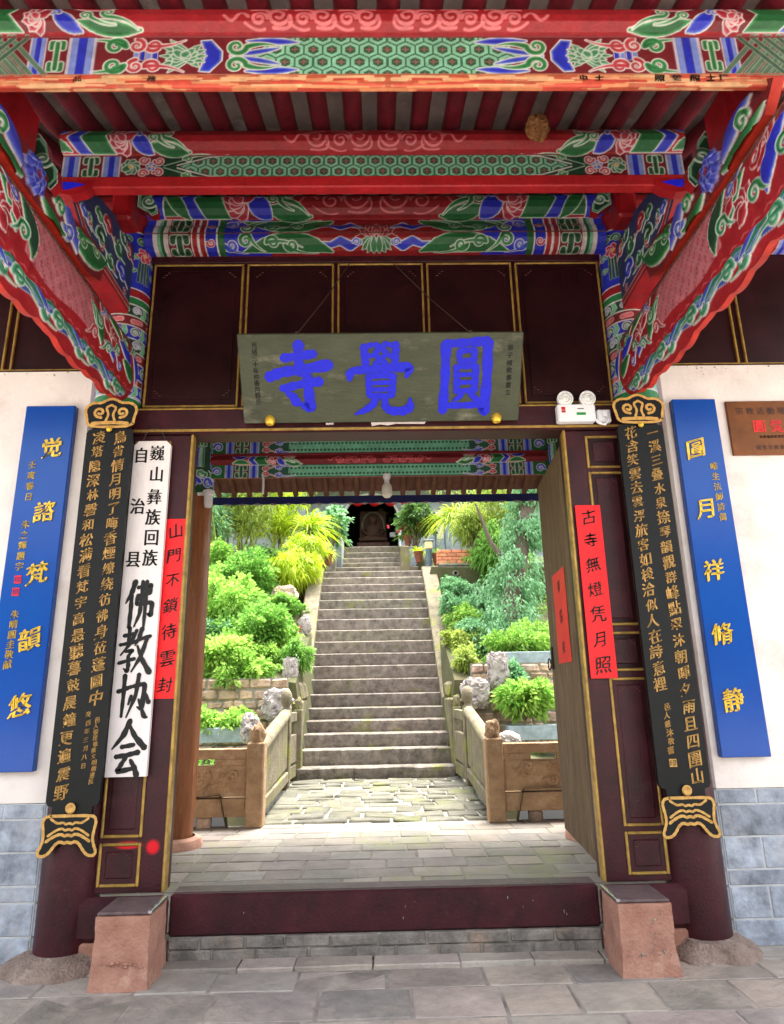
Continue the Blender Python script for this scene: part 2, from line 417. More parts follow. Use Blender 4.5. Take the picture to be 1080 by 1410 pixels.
RED, DRED, WHITE = (168, 24, 34), (122, 20, 32), (232, 226, 222)
PINK, BLUE, LBLUE, GREEN, DGREEN, MINT = (226, 110, 120), (34, 46, 196), (130, 150, 226), (28, 104, 52), (26, 70, 46), (122, 196, 158)
def bez(p0, p1, p2, n=12):
    t = np.linspace(0, 1, n)[:, None]
    return (1 - t) ** 2 * np.asarray(p0, float) + 2 * t * (1 - t) * np.asarray(p1, float) + t * t * np.asarray(p2, float)
def curl(c, x, y, s, a0=0.0, turns=1.25, cw=1, fill=GREEN, hi=(96, 176, 112), edge=WHITE, fat=0.30, tail=None, ew=0.006, height=0.0):
    """spiral cloud head of radius s centred on (x, y), with an optional tail point"""
    n = 22; t = np.linspace(0, 1, n)
    th = a0 + cw * t * turns * 2 * math.pi
    r = s * (1 - 0.80 * t)
    pts = np.stack([x + r * np.cos(th), y + r * np.sin(th)], 1)
    rad = s * fat * (1 - 0.55 * t)
    if tail is not None:
        m_ = (pts[0] + np.asarray(tail)) / 2 + np.array([-(pts[0][1] - tail[1]), pts[0][0] - tail[0]]) * 0.18 * cw
        tp = bez(tail, m_, pts[0], 9)[:-1]
        pts = np.concatenate([tp, pts]); rad = np.concatenate([np.linspace(0.1, 1, len(tp)) * s * fat, rad])
    c.chain(pts, rad, fill, edge, ew, hi, height)
def petal(c, x, y, ang, ln, wd, fill, hi=None, edge=WHITE, ew=0.005, height=0.0):
    d = np.array([math.cos(ang), math.sin(ang)]); p = np.array([x, y])
    c.chain([p, p + d * ln * .35, p + d * ln * .65, p + d * ln], [wd * .35, wd, wd * .85, wd * .08], fill, edge, ew, hi, height)
def flower(c, x, y, s, fill=(196, 40, 60), hi=(236, 140, 150), n=5, edge=WHITE, ew=0.005, a0=0.3, height=0.0, core=(236, 200, 90)):
    for k in range(n): petal(c, x, y, a0 + k * 2 * math.pi / n, s, s * .38, fill, hi, edge, ew, height)
    c.chain([(x, y), (x + 1e-4, y)], s * .2, core, edge, ew * .6)
def leaf(c, p0, p1, p2, w, fill=GREEN, hi=(96, 176, 112), edge=WHITE, ew=0.006, height=0.0):
    pts = bez(p0, p1, p2, 10); t = np.linspace(0, 1, 10)
    c.chain(pts, w * np.sin(np.pi * np.clip(t, .03, .985)) ** .8 + .0005, fill, edge, ew, hi, height)
def line(c, pts, w, colr): c.chain(pts, w, colr)
def bands(c, u0, u1, v0, v1, cols=None):
    cols = cols or [(206, 196, 214), LBLUE, BLUE, LBLUE, (206, 196, 214)]
    ws = [.6, 1.2, 1.5, 1.2, .6] if len(cols) == 5 else [1] * len(cols); k = np.cumsum([0] + ws) / sum(ws)
    for i, cc in enumerate(cols): c.rect(u0 + (u1 - u0) * k[i], u0 + (u1 - u0) * k[i + 1], v0, v1, cc)
def fret(c, u0, u1, v0, v1, fill=GREEN, bgc=DRED, round_=True):
    c.rect(u0, u1, v0, v1, bgc)
    m_, h, w = (u0 + u1) / 2, v1 - v0, u1 - u0
    r = w * .13
    for s in (1, -1):
        vm = (v0 + v1) / 2
        c.chain([(m_ - w * .3, vm + s * h * .2), (m_ - w * .3, vm + s * h * .36), (m_, vm + s * h * .36), (m_ + w * .3, vm + s * h * .36), (m_ + w * .3, vm + s * h * .2)], r, fill, WHITE, .005, (100, 170, 110))
    c.chain([(m_, v0 + h * .16), (m_, v1 - h * .16)], r, fill, WHITE, .005, (100, 170, 110))
def hexes(c, u0, u1, v0, v1, p, arrow=0.0):
    """honeycomb of mint lines with dark cells, closing in a point of length arrow at u1"""
    i0, i1 = np.searchsorted(c.u, [u0, u1]); j0, j1 = np.searchsorted(c.v, [v0, v1])
    U, V = np.meshgrid(c.u[i0:i1], c.v[j0:j1])
    rh = p * .866; vm = (v0 + v1) / 2
    best = np.full(U.shape, 9.0); BX = np.zeros_like(U); BY = np.zeros_like(U)
    for off in (0, 1):
        row = np.round((V - vm - rh * .5 - off * rh) / (2 * rh)); cy = vm + rh * .5 + off * rh + row * 2 * rh
        cx = np.round((U - off * p / 2) / p) * p + off * p / 2
        d = np.hypot(U - cx, V - cy); k = d < best
        best = np.where(k, d, best); BX = np.where(k, U - cx, BX); BY = np.where(k, V - cy, BY)
    e = p / 2 - np.maximum(np.abs(BX), np.abs(BX) * .5 + np.abs(BY) * .866)
    C_ = np.empty(U.shape + (3,)); C_[:] = (34, 92, 60)
    t = lambda lo, hi_: np.clip((e - lo) / (hi_ - lo), 0, 1)[..., None]
    C_ = np.asarray((150, 208, 176), float) + (C_ - (150, 208, 176)) * t(p * .20, p * .25)
    C_ = np.where((e < p * .05)[..., None], (54, 118, 84), C_)
    cr = (np.abs(BX) < p * .05) & (np.abs(BY) < p * .2) | (np.abs(BY) < p * .05) & (np.abs(BX) < p * .2)
    C_ = np.where(cr[..., None], (150, 100, 92), C_)
    if arrow:
        hw = (v1 - v0) / 2 * np.clip((u1 - U) / arrow, 0, 1) ** .8
        k = np.abs(V - vm) < hw
        c.col[j0:j1, i0:i1] = np.where(k[..., None], C_, c.col[j0:j1, i0:i1])
    else: c.col[j0:j1, i0:i1] = C_
def swirls(c, u0, u1, v0, v1, colr, w=0.006):
    """pale line scrollwork on a red log"""
    h = (v1 - v0) * 1.12; vm = (v0 + v1) / 2; x = u0; w *= 1.35
    k = 0
    while x < u1 - h * .4:
        s = h * (.38 if k % 2 == 0 else .28); sg = 1 if k % 2 == 0 else -1
        n = 20; t = np.linspace(0, 1, n); th = sg * (math.pi + t * 2.7 * math.pi)
        r = s * (1 - .75 * t)
        line(c, np.stack([x + s + r * np.cos(th), vm + sg * h * .06 + r * np.sin(th)], 1), w, colr)
        line(c, bez((x, vm + sg * h * .06), (x - h * .25, vm - sg * h * .5), (x + h * .55, vm - sg * h * .36), 10), w * .9, colr)
        line(c, bez((x + h * .1, vm + sg * h * .4), (x + h * .4, vm + sg * h * .5), (x + h * .75, vm + sg * h * .22), 8), w * .8, colr)
        x += h * .74; k += 1
    line(c, bez((x - h * .1, vm), (x + h * .15, vm + h * .35), (x + h * .3, vm), 8), w, colr)
    line(c, bez((x + h * .3, vm), (x + h * .45, vm - h * .3), (x + h * .7, vm + h * .05), 8), w, colr)
def grid_of(c, fmap):
    """world points and quads of a canvas; fmap(U, V, H) -> (..., 3)"""
    U, V = np.meshgrid(c.u, c.v)
    P = fmap(U, V, c.h).reshape(-1, 3)
    nv, nu = U.shape
    a = (np.arange(nv - 1)[:, None] * nu + np.arange(nu - 1)[None]).ravel()
    return P, np.stack([a, a + 1, a + nu + 1, a + nu], 1), s2l(c.col.reshape(-1, 3))
def add_canvas(mb, c, fmap, mask=None, m='painted_wood', smooth=True, gain=.68):
    P, Q, K = grid_of(c, fmap)
    K = K * gain + .004
    if mask is not None:
        U, V = np.meshgrid(c.u, c.v); k = mask(U, V).ravel()
        Q = Q[k[Q].sum(1) >= 3]
        used = np.unique(Q); re = np.full(len(P), -1); re[used] = np.arange(len(used))
        P, K, Q = P[used], K[used], re[Q]
    mb.add(P, Q, m, K, smooth)
def wear(c, strength=0.06, seed=1):
    r2 = np.random.default_rng(seed)
    nz = r2.normal(0, 1, (len(c.v) // 6 + 2, len(c.u) // 6 + 2))
    nz = np.kron(nz, np.ones((6, 6)))[:len(c.v), :len(c.u)]
    c.col *= (1 + strength * .5 * nz)[..., None]; np.clip(c.col, 0, 255, out=c.col)

# ------------------------------------------------------------------ lettering
GLYPH = {}
def glyph(ch, bold=0.0, ext=0.0):
    key = (ch, bold, ext)
    if key in GLYPH: return GLYPH[key]
    cu = bpy.data.curves.new('lettering', 'FONT'); cu.body = ch; cu.size = 1; cu.resolution_u = 3
    cu.offset = bold; cu.extrude = ext
    o = bpy.data.objects.new('lettering', cu); col.objects.link(o)
    dg = bpy.context.evaluated_depsgraph_get()
    me = bpy.data.meshes.new_from_object(o.evaluated_get(dg))
    V_ = np.array([v.co for v in me.vertices]).reshape(-1, 3); F_ = [tuple(p.vertices) for p in me.polygons]
    bpy.data.objects.remove(o); bpy.data.curves.remove(cu); bpy.data.meshes.remove(me)
    if len(V_):
        V_[:, 0] -= 0.5 if V_[:, 0].max() > .62 else (V_[:, 0].min() + V_[:, 0].max()) / 2
        V_[:, 1] -= 0.38
    GLYPH[key] = (V_, F_); return GLYPH[key]
def write(mb, ch, o, U, V, N, cx, cy, size, m, bold=0.01, ext=0.0, slant=0.10, rot=0.0, squash=1.0, wob=0.02, lift=0.002, nib=(.034, .022), copies=4):
    """one character centred at (cx, cy) of the plane o + xU + yV, raised along N"""
    V_, F_ = glyph(ch, bold, ext)
    if not len(V_): return
    x, y = V_[:, 0].copy(), V_[:, 1].copy()
    ph = rng.uniform(0, 6.28, 4)
    x2 = x + wob * np.sin(y * 5 + ph[0]) + wob * .6 * np.sin(x * 7 + ph[1])
    y2 = y + slant * x + wob * np.sin(x * 5 + ph[2]) + wob * .6 * np.sin(y * 8 + ph[3])
    c_, s_ = math.cos(rot), math.sin(rot)
    a, b = (x2 * c_ - y2 * s_) * size * squash + cx, (x2 * s_ + y2 * c_) * size + cy
    z = V_[:, 2] * size + ext * size + lift
    for q in (np.linspace(-.5, .5, copies) if nib else (0,)):      # the glyph swept along a slanted pen edge: thick and thin strokes
        nx, ny = (nib[0] * q * size, nib[1] * q * size) if nib else (0, 0)
        zz = z + abs(q) * .0006
        mb.add(np.asarray(o, float) + (a + nx)[:, None] * np.asarray(U, float) + (b + ny)[:, None] * np.asarray(V, float) + zz[:, None] * np.asarray(N, float), F_, m)
def brush(mb, strokes, o, U, V, N, cx, cy, w, h, m, lift=0.003, thick=1.0, soft=2):
    """hand-drawn character: strokes are (points, widths) in a unit box"""
    for k, (pts, wd) in enumerate(strokes):
        pts = np.asarray(pts, float)
        if not hasattr(wd, '__len__'): wd = [wd] * len(pts)
        t = np.linspace(0, len(pts) - 1, 8 * (len(pts) - 1) + 1)
        q = np.stack([np.interp(t, range(len(pts)), pts[:, i]) for i in (0, 1)], 1)
        r = np.interp(t, range(len(pts)), wd) * thick
        for _ in range(soft): q[1:-1] = (q[:-2] + 2 * q[1:-1] + q[2:]) / 4
        r = r * (1 + .1 * np.sin(t * 9 + k)); q = (q - .5) * [w, h] + [cx, cy]; r = r * (w + h) / 2
        d = np.gradient(q, axis=0); d /= np.linalg.norm(d, axis=1)[:, None] + 1e-9
        nn = np.stack([-d[:, 1], d[:, 0]], 1)
        e0 = q[0] - d[0] * r[0] * .7; e1 = q[-1] + d[-1] * r[-1] * .7
        L = np.concatenate([[e0 + nn[0] * r[0] * .35], q + nn * r[:, None], [e1 + nn[-1] * r[-1] * .35]])
        Rr = np.concatenate([[e0 - nn[0] * r[0] * .35], q - nn * r[:, None], [e1 - nn[-1] * r[-1] * .35]])
        P2 = np.concatenate([L, Rr]); n = len(L)
        z = lift + k * 0.0004
        P = np.asarray(o, float) + P2[:, :1] * np.asarray(U, float) + P2[:, 1:] * np.asarray(V, float) + z * np.asarray(N, float)
        mb.add(P, [(i, i + n, i + n + 1, i + 1) for i in range(n - 1)], m)
EX, EY, EZ, FRONT = (1, 0, 0), (0, 1, 0), (0, 0, 1), (0, -1, 0)
# ================================================================== the setting: ground
def slabs(mb, x0, x1, y0, y1, z, rowd, w, m, gap=0.012, th=0.05, ch=0.006, jit=0.004, seed=1, tints=((.8, 1.1),), hue=0.05):
    r2 = np.random.default_rng(seed); y = y0; k = 0
    while y < y1 - .02:
        d = min(rowd * r2.uniform(.9, 1.12), y1 - y)
        x = x0 - r2.uniform(0, w)
        while x < x1:
            ww = w * r2.uniform(.78, 1.22)
            a, b = max(x, x0), min(x + ww, x1)
            if b - a > .05:
                t = r2.uniform(.74, 1.14); c = np.array([t * (1 + r2.uniform(-hue, hue)), t, t * (1 + r2.uniform(-hue, hue))])
                mb.obox((a + gap / 2, y + gap / 2, z - th + r2.uniform(-jit, 0)), EX, EY, EZ, b - a - gap, d - gap, th, m, ch, c, jit=.004)
            x += ww
        y += d; k += 1
mb = MB(); mb.box(-60, 60, -60, -0.03, -.3, -0.02, 'ground')
tag(mb.build('ground'), kind='structure')
mb = MB(); slabs(mb, -4.6, 4.6, -5.2, -0.175, 0.004, .34, .46, 'stone_paver', seed=3); slabs(mb, -1.6, 1.6, -.172, -.038, .026, .14, .40, 'stone_paver', seed=9, gap=.005, hue=.03)
slabs(mb, -4.6, -1.6, -.172, .04, .006, .22, .40, 'stone_paver', seed=10); slabs(mb, 1.6, 4.6, -.172, .04, .006, .22, .40, 'stone_paver', seed=12)
mb.box(-4.6, 4.6, -5.2, -.03, -.018, -.002, 'paver_joint')
tag(mb.build('pavement'), kind='structure')
mb = MB(); slabs(mb, -2.25, 2.25, .16, 3.35, 0.10, .27, .36, 'hall_paver', gap=.014, seed=5, hue=.05)
mb.box(-2.25, 2.25, .0, 3.36, -.2, .092, 'pale_joint')
tag(mb.build('floor'), kind='structure')
mb = MB(); r2 = np.random.default_rng(11); y = 3.38
while y < 6.86:
    d = r2.uniform(.2, .42); d = min(d, 6.87 - y)
    x = -1.42
    while x < 1.2:
        w = min(r2.uniform(.25, .62), 1.26 - x); t = r2.uniform(.75, 1.1)
        if w > .08: mb.obox((x + .012, y + .012, .05), EX, EY, EZ, w - .03, d - .03, .055 + r2.uniform(-.006, .006), 'bridge_stone', .014, (t, t * 1.0, t * r2.uniform(.88, 1)), jit=.018)
        x += w
    y += d
mb.box(-1.5, 1.32, 3.36, 6.9, -.3, .088, 'pale_joint')
tag(mb.build('path'), kind='structure')

# ================================================================== the gate building
gate = thing('temple_gate', 'old red painted temple gatehouse with carved and painted eaves, white side walls and open doorway', 'gatehouse', (0, 0, 0))

# ---- side walls: white plaster above grey brick
for s in (-1, 1):
    mb = MB()
    plan = [(2.05, 0), (4.6, 0), (4.6, .3), (1.86, .3), (1.86, .22), (1.97, .12)]
    mb.prism([(s * x, y) for x, y in plan], (0, 0, .862), EX, EY, EZ, 3.735 - .862, 'plaster')
    r2 = np.random.default_rng(60 + s)
    for k in range(13):
        x = r2.uniform(2.08, 3.1); z = 3.728 - abs(r2.normal(0, .02)) * r2.uniform(.2, 2); q = r2.uniform(.003, .010); n_ = 6
        pl_ = [(s * x + q * r2.uniform(.5, 1.3) * math.cos(j * 6.283 / n_), z + q * r2.uniform(.4, 1.1) * math.sin(j * 6.283 / n_)) for j in range(n_)]
        mb.prism(pl_, (0, -.0025, 0), EX, EZ, EY, .004, 'carved_stone')
    w = mb.build('plaster_wall', gate)
    mb = MB()
    mb.prism([(s * x, y + .003) for x, y in plan], (0, 0, 0), EX, EY, EZ, .858, 'white_mortar')
    cs = [0, .144, .32, .409, .588, .77, .858]
    r2 = np.random.default_rng(20 + s)
    for k in range(6):
        x = 2.055 - (0 if k % 2 else .0)
        first = True
        while x < 4.5:
            L = (.24 if (first and k % 2) else .42) * r2.uniform(.95, 1.05); first = False
            t = r2.uniform(.72, 1.14); a, b = sorted((s * x, s * (x + L - .011)))
            mb.box(a, b, -.002, .05, cs[k] + .006, cs[k + 1] - .005, 'grey_brick', .004, (t, t, t * 1.02))
            x += L
        t = r2.uniform(.85, 1.05)
        p0, p1 = np.array([s * 2.044, .004, cs[k] + .006]), np.array([s * 1.965, .112, cs[k] + .006])
        U = p1 - p0; L = np.linalg.norm(U); U /= L; N = np.cross(U, EZ) * (1 if s < 0 else -1)
        mb.obox(p0 - N * .0, U, N, EZ, L, .012, cs[k + 1] - cs[k] - .011, 'grey_brick', .003, (t, t, t))
    mb.build('brick_dado', w)
    # panelled transom above the side wall
    mb = MB()
    a, b = sorted((s * 2.0, s * 4.6)); mb.box(a, b, .05, .1, 3.74, 4.72, 'maroon_panel')
    for x in (2.66, 2.72, 3.66, 3.72): mb.box(min(s * x, s * (x + .016)), max(s * x, s * (x + .016)), .03, .052, 3.765, 4.66, 'gold_trim', .004)
    mb.box(a, b, .02, .056, 3.738, 3.752, 'maroon_paint'); mb.box(a, b, .032, .054, 3.764, 3.772, 'gold_trim')
    mb.build('side_transom', gate)
    # unseen side wall of the hall, added to block light from the side
    mb = MB(); a, b = sorted((s * 2.3, s * 2.4)); mb.box(a, b, .31, 3.2, -.3, 4.9, 'plaster'); mb.build('unseen_hall_wall', gate)

# ---- front columns with painted heads
def column_head():
    r = .157; c = Canvas(-math.pi * r, math.pi * r, 3.44, 5.0, .0045, BLUE)
    c.rect(-1, 1, 3.44, 3.50, (36, 132, 70)); c.rect(-1, 1, 3.50, 3.512, WHITE)
    z = 3.512
    seq = [(BLUE, LBLUE), (DRED, PINK), (BLUE, LBLUE), (DRED, PINK), (DGREEN, MINT), (BLUE, LBLUE), (DRED, PINK), (DGREEN, MINT)]
    hts = [.09, .05, .12, .08, .10, .10, .08, .09]
    for (a, b), h in zip(seq, hts):
        c.rect(-1, 1, z, z + h, a); c.rect(-1, 1, z, z + .010, WHITE)
        for k in range(-3, 4):
            u = k * .142 + (z * 7 % .09)
            if h > .085:
                curl(c, u, z + h * .55, h * .34, turns=1.2, fill=LBLUE if a != BLUE else GREEN, hi=WHITE, ew=.004)
                c.chain([(u + .05, z + .015), (u + .075, z + h * .5), (u + .06, z + h)], .014, MINT, WHITE, .004)
            else: c.chain([(u, z + h * .5), (u + .06, z + h * .6)], .016, b, WHITE, .004)
        z += h
    c.rect(-1, 1, z, z + .012, WHITE); z += .012
    c.rect(-1, 1, z, z + .05, (36, 132, 70)); c.rect(-1, 1, z + .05, z + .06, WHITE); c.rect(-1, 1, z + .06, z + .12, RED); c.rect(-1, 1, z + .12, z + .13, WHITE)
    for k in range(-3, 4):
        u = k * .17 + .03
        for j in range(4): c.chain([(u + (j - 1.5) * .022, 4.60), (u + (j - 1.5) * .026, 4.43)], .008, DGREEN, (190, 200, 190), .003)
        flower(c, u, 4.66, .062, n=6, ew=.004); curl(c, u - .035, 4.76, .034, fill=GREEN, ew=.004); curl(c, u + .035, 4.76, .034, cw=-1, a0=math.pi, fill=GREEN, ew=.004)
        curl(c, u + .085, 4.62, .028, fill=GREEN, ew=.004); curl(c, u + .085, 4.52, .024, fill=GREEN, cw=-1, ew=.004)
    c.rect(-1, 1, 4.83, 4.843, WHITE); c.rect(-1, 1, 4.843, 5.0, RED)
    wear(c, .07, 3)
    return c
CH = column_head()
for s in (-1, 1):
    cx, cy, r = s * 1.87, .05, .157
    mb = MB(); mb.lathe((cx, cy, 0), [(.168, .06), (.168, .5), (.163, 2.0), (.157, 3.44)], 'maroon_paint', 40)
    ro = s * .3
    add_canvas(mb, CH, lambda U, V, H: np.stack([cx + r * np.sin(U / r + ro), cy - r * np.cos(U / r + ro), V], -1))
    c_ = mb.build('column', gate, sharp=60)
    mb = MB()
    prof = [(.31, -.02), (.295, .010), (.27, .03), (.24, .046), (.21, .06), (.18, .078), (.12, .078)]
    mb.lathe((cx, cy - .02, 0), prof, 'tan_stone', 48)
    V_ = mb.v[0]; V_[:, :2] += np.array([[mnoise.noise(Vector((p[0] * 6, p[1] * 6, p[2] * 6))) * .06 for p in V_]]).T
    mb.build('column_base', c_)

# ---- transom panels above the door
mb = MB(); mb.box(-1.72, 1.72, .06, .11, 3.42, 4.70, 'maroon_paint')
mb.box(-1.72, 1.72, .02, .06, 4.645, 4.70, 'maroon_paint', .004); mb.box(-1.72, 1.72, .02, .06, 3.42, 3.455, 'maroon_paint', .004)
mb.build('transom_frame', gate)
for a, b in [(-1.690, -1.012), (-.986, -.328), (-.300, .352), (.378, 1.030), (1.058, 1.700)]:
    mb = MB(); z0, z1 = 3.462, 4.640
    mb.box(a + .012, b - .012, .035, .058, z0 + .012, z1 - .012, 'maroon_panel')
    mb.box(a + .055, b - .055, .026, .034, z0 + .06, z1 - .06, 'maroon_panel', .007)
    for q in ((a, a + .015, z0, z1), (b - .015, b, z0, z1), (a + .016, b - .016, z0, z0 + .015), (a + .016, b - .016, z1 - .015, z1)):
        mb.box(q[0], q[1], .026, .058, q[2], q[3], 'gold_trim', .004)
    for cx_, sx in ((a + .07, 1), (b - .07, -1)):
        for cz_, sz in ((z0 + .07, 1), (z1 - .07, -1)):
            for j in range(3):
                mb.obox((cx_ + sx * j * .02, .021, cz_ + sz * (.05 - j * .018)), (sx * .8, 0, -sz * .6) if False else EX, EY, EZ, .018, .006, .006, 'brown_wood', .002)
    mb.build('transom_panel', gate)

# ---- lintel, jambs, threshold
mb = MB(); mb.box(-1.72, 1.72, -.03, .16, 3.236, 3.42, 'maroon_paint', .008)
mb.box(-1.72, 1.72, -.04, -.031, 3.412, 3.424, 'gold_trim', .003); mb.box(-1.74, 1.74, -.043, -.031, 3.246, 3.266, 'gold_trim', .005)
mb.build('lintel', gate)
def spray_mat():
    """jamb paint with two soft splashes of red spray paint"""
    m = MATS['maroon_paint'].copy(); m.name = 'maroon_paint_red_spray'; nt = m.node_tree; n, l = nt.nodes, nt.links
    p = n['Principled BSDF']; src = p.inputs['Base Color'].links[0].from_socket
    geo = n.new('ShaderNodeNewGeometry'); out = src
    for cpt, sc_ in (((-1.385, 0, .605), (1, .02, 1)), ((-1.53, 0, .618), (.5, .02, 1.9))):
        sub = n.new('ShaderNodeVectorMath'); sub.operation = 'SUBTRACT'; sub.inputs[1].default_value = cpt; l.new(geo.outputs['Position'], sub.inputs[0])
        mu = n.new('ShaderNodeVectorMath'); mu.operation = 'MULTIPLY'; mu.inputs[1].default_value = sc_; l.new(sub.outputs[0], mu.inputs[0])
        ln = n.new('ShaderNodeVectorMath'); ln.operation = 'LENGTH'; l.new(mu.outputs[0], ln.inputs[0])
        mr = n.new('ShaderNodeMapRange'); mr.interpolation_type = 'SMOOTHSTEP'
        mr.inputs['From Min'].default_value = .022; mr.inputs['From Max'].default_value = .05; mr.inputs['To Min'].default_value = .95; mr.inputs['To Max'].default_value = 0
        l.new(ln.outputs['Value'], mr.inputs['Value'])
        mx = n.new('ShaderNodeMix'); mx.data_type = 'RGBA'; l.new(mr.outputs['Result'], mx.inputs['Factor']); l.new(out, mx.inputs['A']); mx.inputs['B'].default_value = rgba((214, 10, 32)); out = mx.outputs['Result']
    l.new(out, p.inputs['Base Color']); MATS['maroon_paint_red_spray'] = m
spray_mat()
PANELS = [(.395, .632), (.660, 1.535), (1.575, 1.825), (1.865, 2.925), (2.952, 3.192)]
for s in (-1, 1):
    jm = 'maroon_paint_red_spray' if s < 0 else 'maroon_paint'
    mb = MB(); a, b = sorted((s * 1.302, s * 1.72)); mb.box(a, b, .0, .12, .36, 3.234, jm, .004)
    a, b = sorted((s * 1.298, s * 1.316)); mb.box(a, b, -.012, .06, .36, 3.238, 'gold_trim', .005)
    mb.build('door_jamb', gate)
    for z0, z1 in PANELS:
        mb = MB(); a, b = sorted((s * 1.452, s * 1.70))
        mb.box(a + .045, b - .045, -.012, .002, z0 + .045, z1 - .045, jm, .008)
        mb.box(a + .02, b - .02, -.004, .002, z0 + .02, z1 - .02, 'maroon_panel' if z0 > 1 else jm)
        for q in ((a, a + .017, z0, z1), (b - .017, b, z0, z1), (a + .018, b - .018, z0, z0 + .017), (a + .018, b - .018, z1 - .017, z1)):
            mb.box(q[0], q[1], -.014, .004, q[2], q[3], 'gold_trim', .005)
        for sx in (0, 1):
            for j in range(3): mb.box((a + .055 + j * .014) if sx == 0 else (b - .068 - j * .014), (a + .066 + j * .014) if sx == 0 else (b - .057 - j * .014), -.017, -.011, z1 - .085 + j * .014, z1 - .079 + j * .014, 'brown_wood', .002)
        mb.build('jamb_panel', gate)
    mb = MB(); a, b = sorted((s * 1.26, s * 1.80)); mb.box(a, b, -.075, .0 - .002, .125, .355, 'maroon_paint', .03); mb.build('threshold_end', gate)
    mb = MB(); a, b = sorted((s * 1.26, s * 1.78)); mb.box(a, b, -.06, .02, .0, .122, 'red_sandstone', .01); mb.build('sill_stone', gate)
mb = MB(); mb.box(-1.258, 1.258, -.02, .15, .132, .352, 'maroon_paint', .012)
mb.box(-1.25, 1.25, .02, .14, .3525, .3555, 'stone_top_slab')
for k in range(9):
    x, z = rng.uniform(-.9, 1.1), rng.uniform(.18, .31); mb.box(x, x + rng.uniform(.002, .004), -.0215, -.0195, z, z + rng.uniform(.003, .018), 'hall_paver')
mb.build('threshold', gate)
mb = MB(); r2 = np.random.default_rng(8)
mb.box(-1.25, 1.25, -.02, .14, .0, .129, 'paver_joint')
for k, (z0, z1) in enumerate(((.006, .066), (.070, .128))):
    x = -1.25 - .12 * k
    while x < 1.25:
        L = .27 * r2.uniform(.85, 1.15); a, b = max(x, -1.25), min(x + L - .012, 1.25); t = r2.uniform(.8, 1.12)
        if b > a + .03: mb.obox((a, -.036, z0), EX, EY, EZ, b - a, .05, z1 - z0, 'pale_brick', .007, (t, t, t), jit=.003)
        x += L
mb.build('sill_bricks', gate)

# ---- right door leaf, swung inwards
LEAF_O = np.array([1.335, .13, .0]); LEAF_U = np.array([.075, 1.0, 0]); LEAF_U /= np.linalg.norm(LEAF_U); LEAF_N = np.array([-LEAF_U[1], LEAF_U[0], 0])
mb = MB()
for k in range(6):
    mb.obox(LEAF_O + LEAF_U * (k * .196) + np.array([0, 0, .40]), LEAF_U, -LEAF_N, EZ, .1955, .05, 2.82, 'old_plank', .003)
leaf_d = mb.build('door_leaf', gate)
mb = MB()
hp = LEAF_O + LEAF_U * 1.08 + LEAF_N * .004
mb.box(hp[0] - .012, hp[0] + .004, hp[1] - .02, hp[1] + .02, 1.62, 1.80, 'black_iron', .004)
mb.tube([hp + LEAF_N * .03 + np.array([0, math.sin(t) * .045, 1.66 + math.cos(t) * .045]) for t in np.linspace(0, 6.28, 18)], .006, 'black_iron', 8)
mb.build('door_pull', leaf_d)

# ---- painted beams
def path_map(path, x_shift=0.0):
    path = np.asarray(path, float); L = np.concatenate([[0], np.cumsum(np.linalg.norm(np.diff(path, axis=0), axis=1))])
    def f(U, V, H): return np.stack([U + x_shift, np.interp(V, L, path[:, 0]), np.interp(V, L, path[:, 1])], -1)
    return f, L
def tail_half(c, u, v0, v1, hexend, k=1.0):
    """ornament of a flat board from the end of the honeycomb outward: cloud curls, split tail, lotus bud, red curls, green curls"""
    h, vm = v1 - v0, (v0 + v1) / 2
    for sg in (1, -1):
        leaf(c, (u + .03 * k, vm + sg * h * .40), (u - .10 * k, vm + sg * h * .40), (u - .20 * k, vm + sg * h * .36), h * .085, BLUE, LBLUE)
        leaf(c, (u + .10 * k, vm + sg * h * .02), (u - .03 * k, vm + sg * h * .10), (u - .12 * k, vm + sg * h * .22), h * .06, BLUE, LBLUE)
        curl(c, u + .075 * k, vm + sg * h * .25, h * .21, a0=math.pi, turns=1.15, cw=sg, fill=GREEN, tail=(u - .10 * k, vm + sg * h * .28))
    u += .16 * k
    c.poly([(u - .02 * k, vm - h * .12), (u + .03 * k, vm - h * .42), (u + .075 * k, vm - h * .40), (u + .05 * k, vm), (u + .075 * k, vm + h * .40), (u + .03 * k, vm + h * .42), (u - .02 * k, vm + h * .12)], BLUE, WHITE, .006, LBLUE)
    u += .085 * k
    for r_, n_ in ((.13, 5), (.09, 4), (.05, 3)):
        for j in range(n_):
            a = math.pi * .32 * ((j + .5) / n_ * 2 - 1); petal(c, u + .09 * k - r_ * .4 * k, vm, a, r_ * k, h * .085, (72, 140, 96), (160, 206, 170), ew=.004)
            petal(c, u + .08 * k - r_ * .2 * k, vm, math.pi - a, r_ * .7 * k, h * .08, (72, 140, 96), (160, 206, 170), ew=.004)
    u += .17 * k
    for j in range(4): c.chain([(u + .02 * k + j * .028 * k, vm - h * .07), (u + .02 * k + j * .028 * k, vm + h * .07)], .010 * k, (BLUE, LBLUE)[j % 2], WHITE, .003)
    for sg in (1, -1):
        curl(c, u + .03 * k, vm + sg * h * .28, h * .17, a0=0, cw=-sg, fill=RED, hi=PINK, tail=(u - .11 * k, vm + sg * h * .42))
        curl(c, u + .105 * k, vm + sg * h * .27, h * .17, a0=math.pi * .5, cw=sg, fill=RED, hi=PINK)
    u += .145 * k
    for sg in (1, -1):
        curl(c, u + .055 * k, vm + sg * h * .25, h * .21, a0=math.pi, cw=-sg, fill=GREEN, tail=(u + .16 * k, vm + sg * h * .42))
    return u + .14 * k
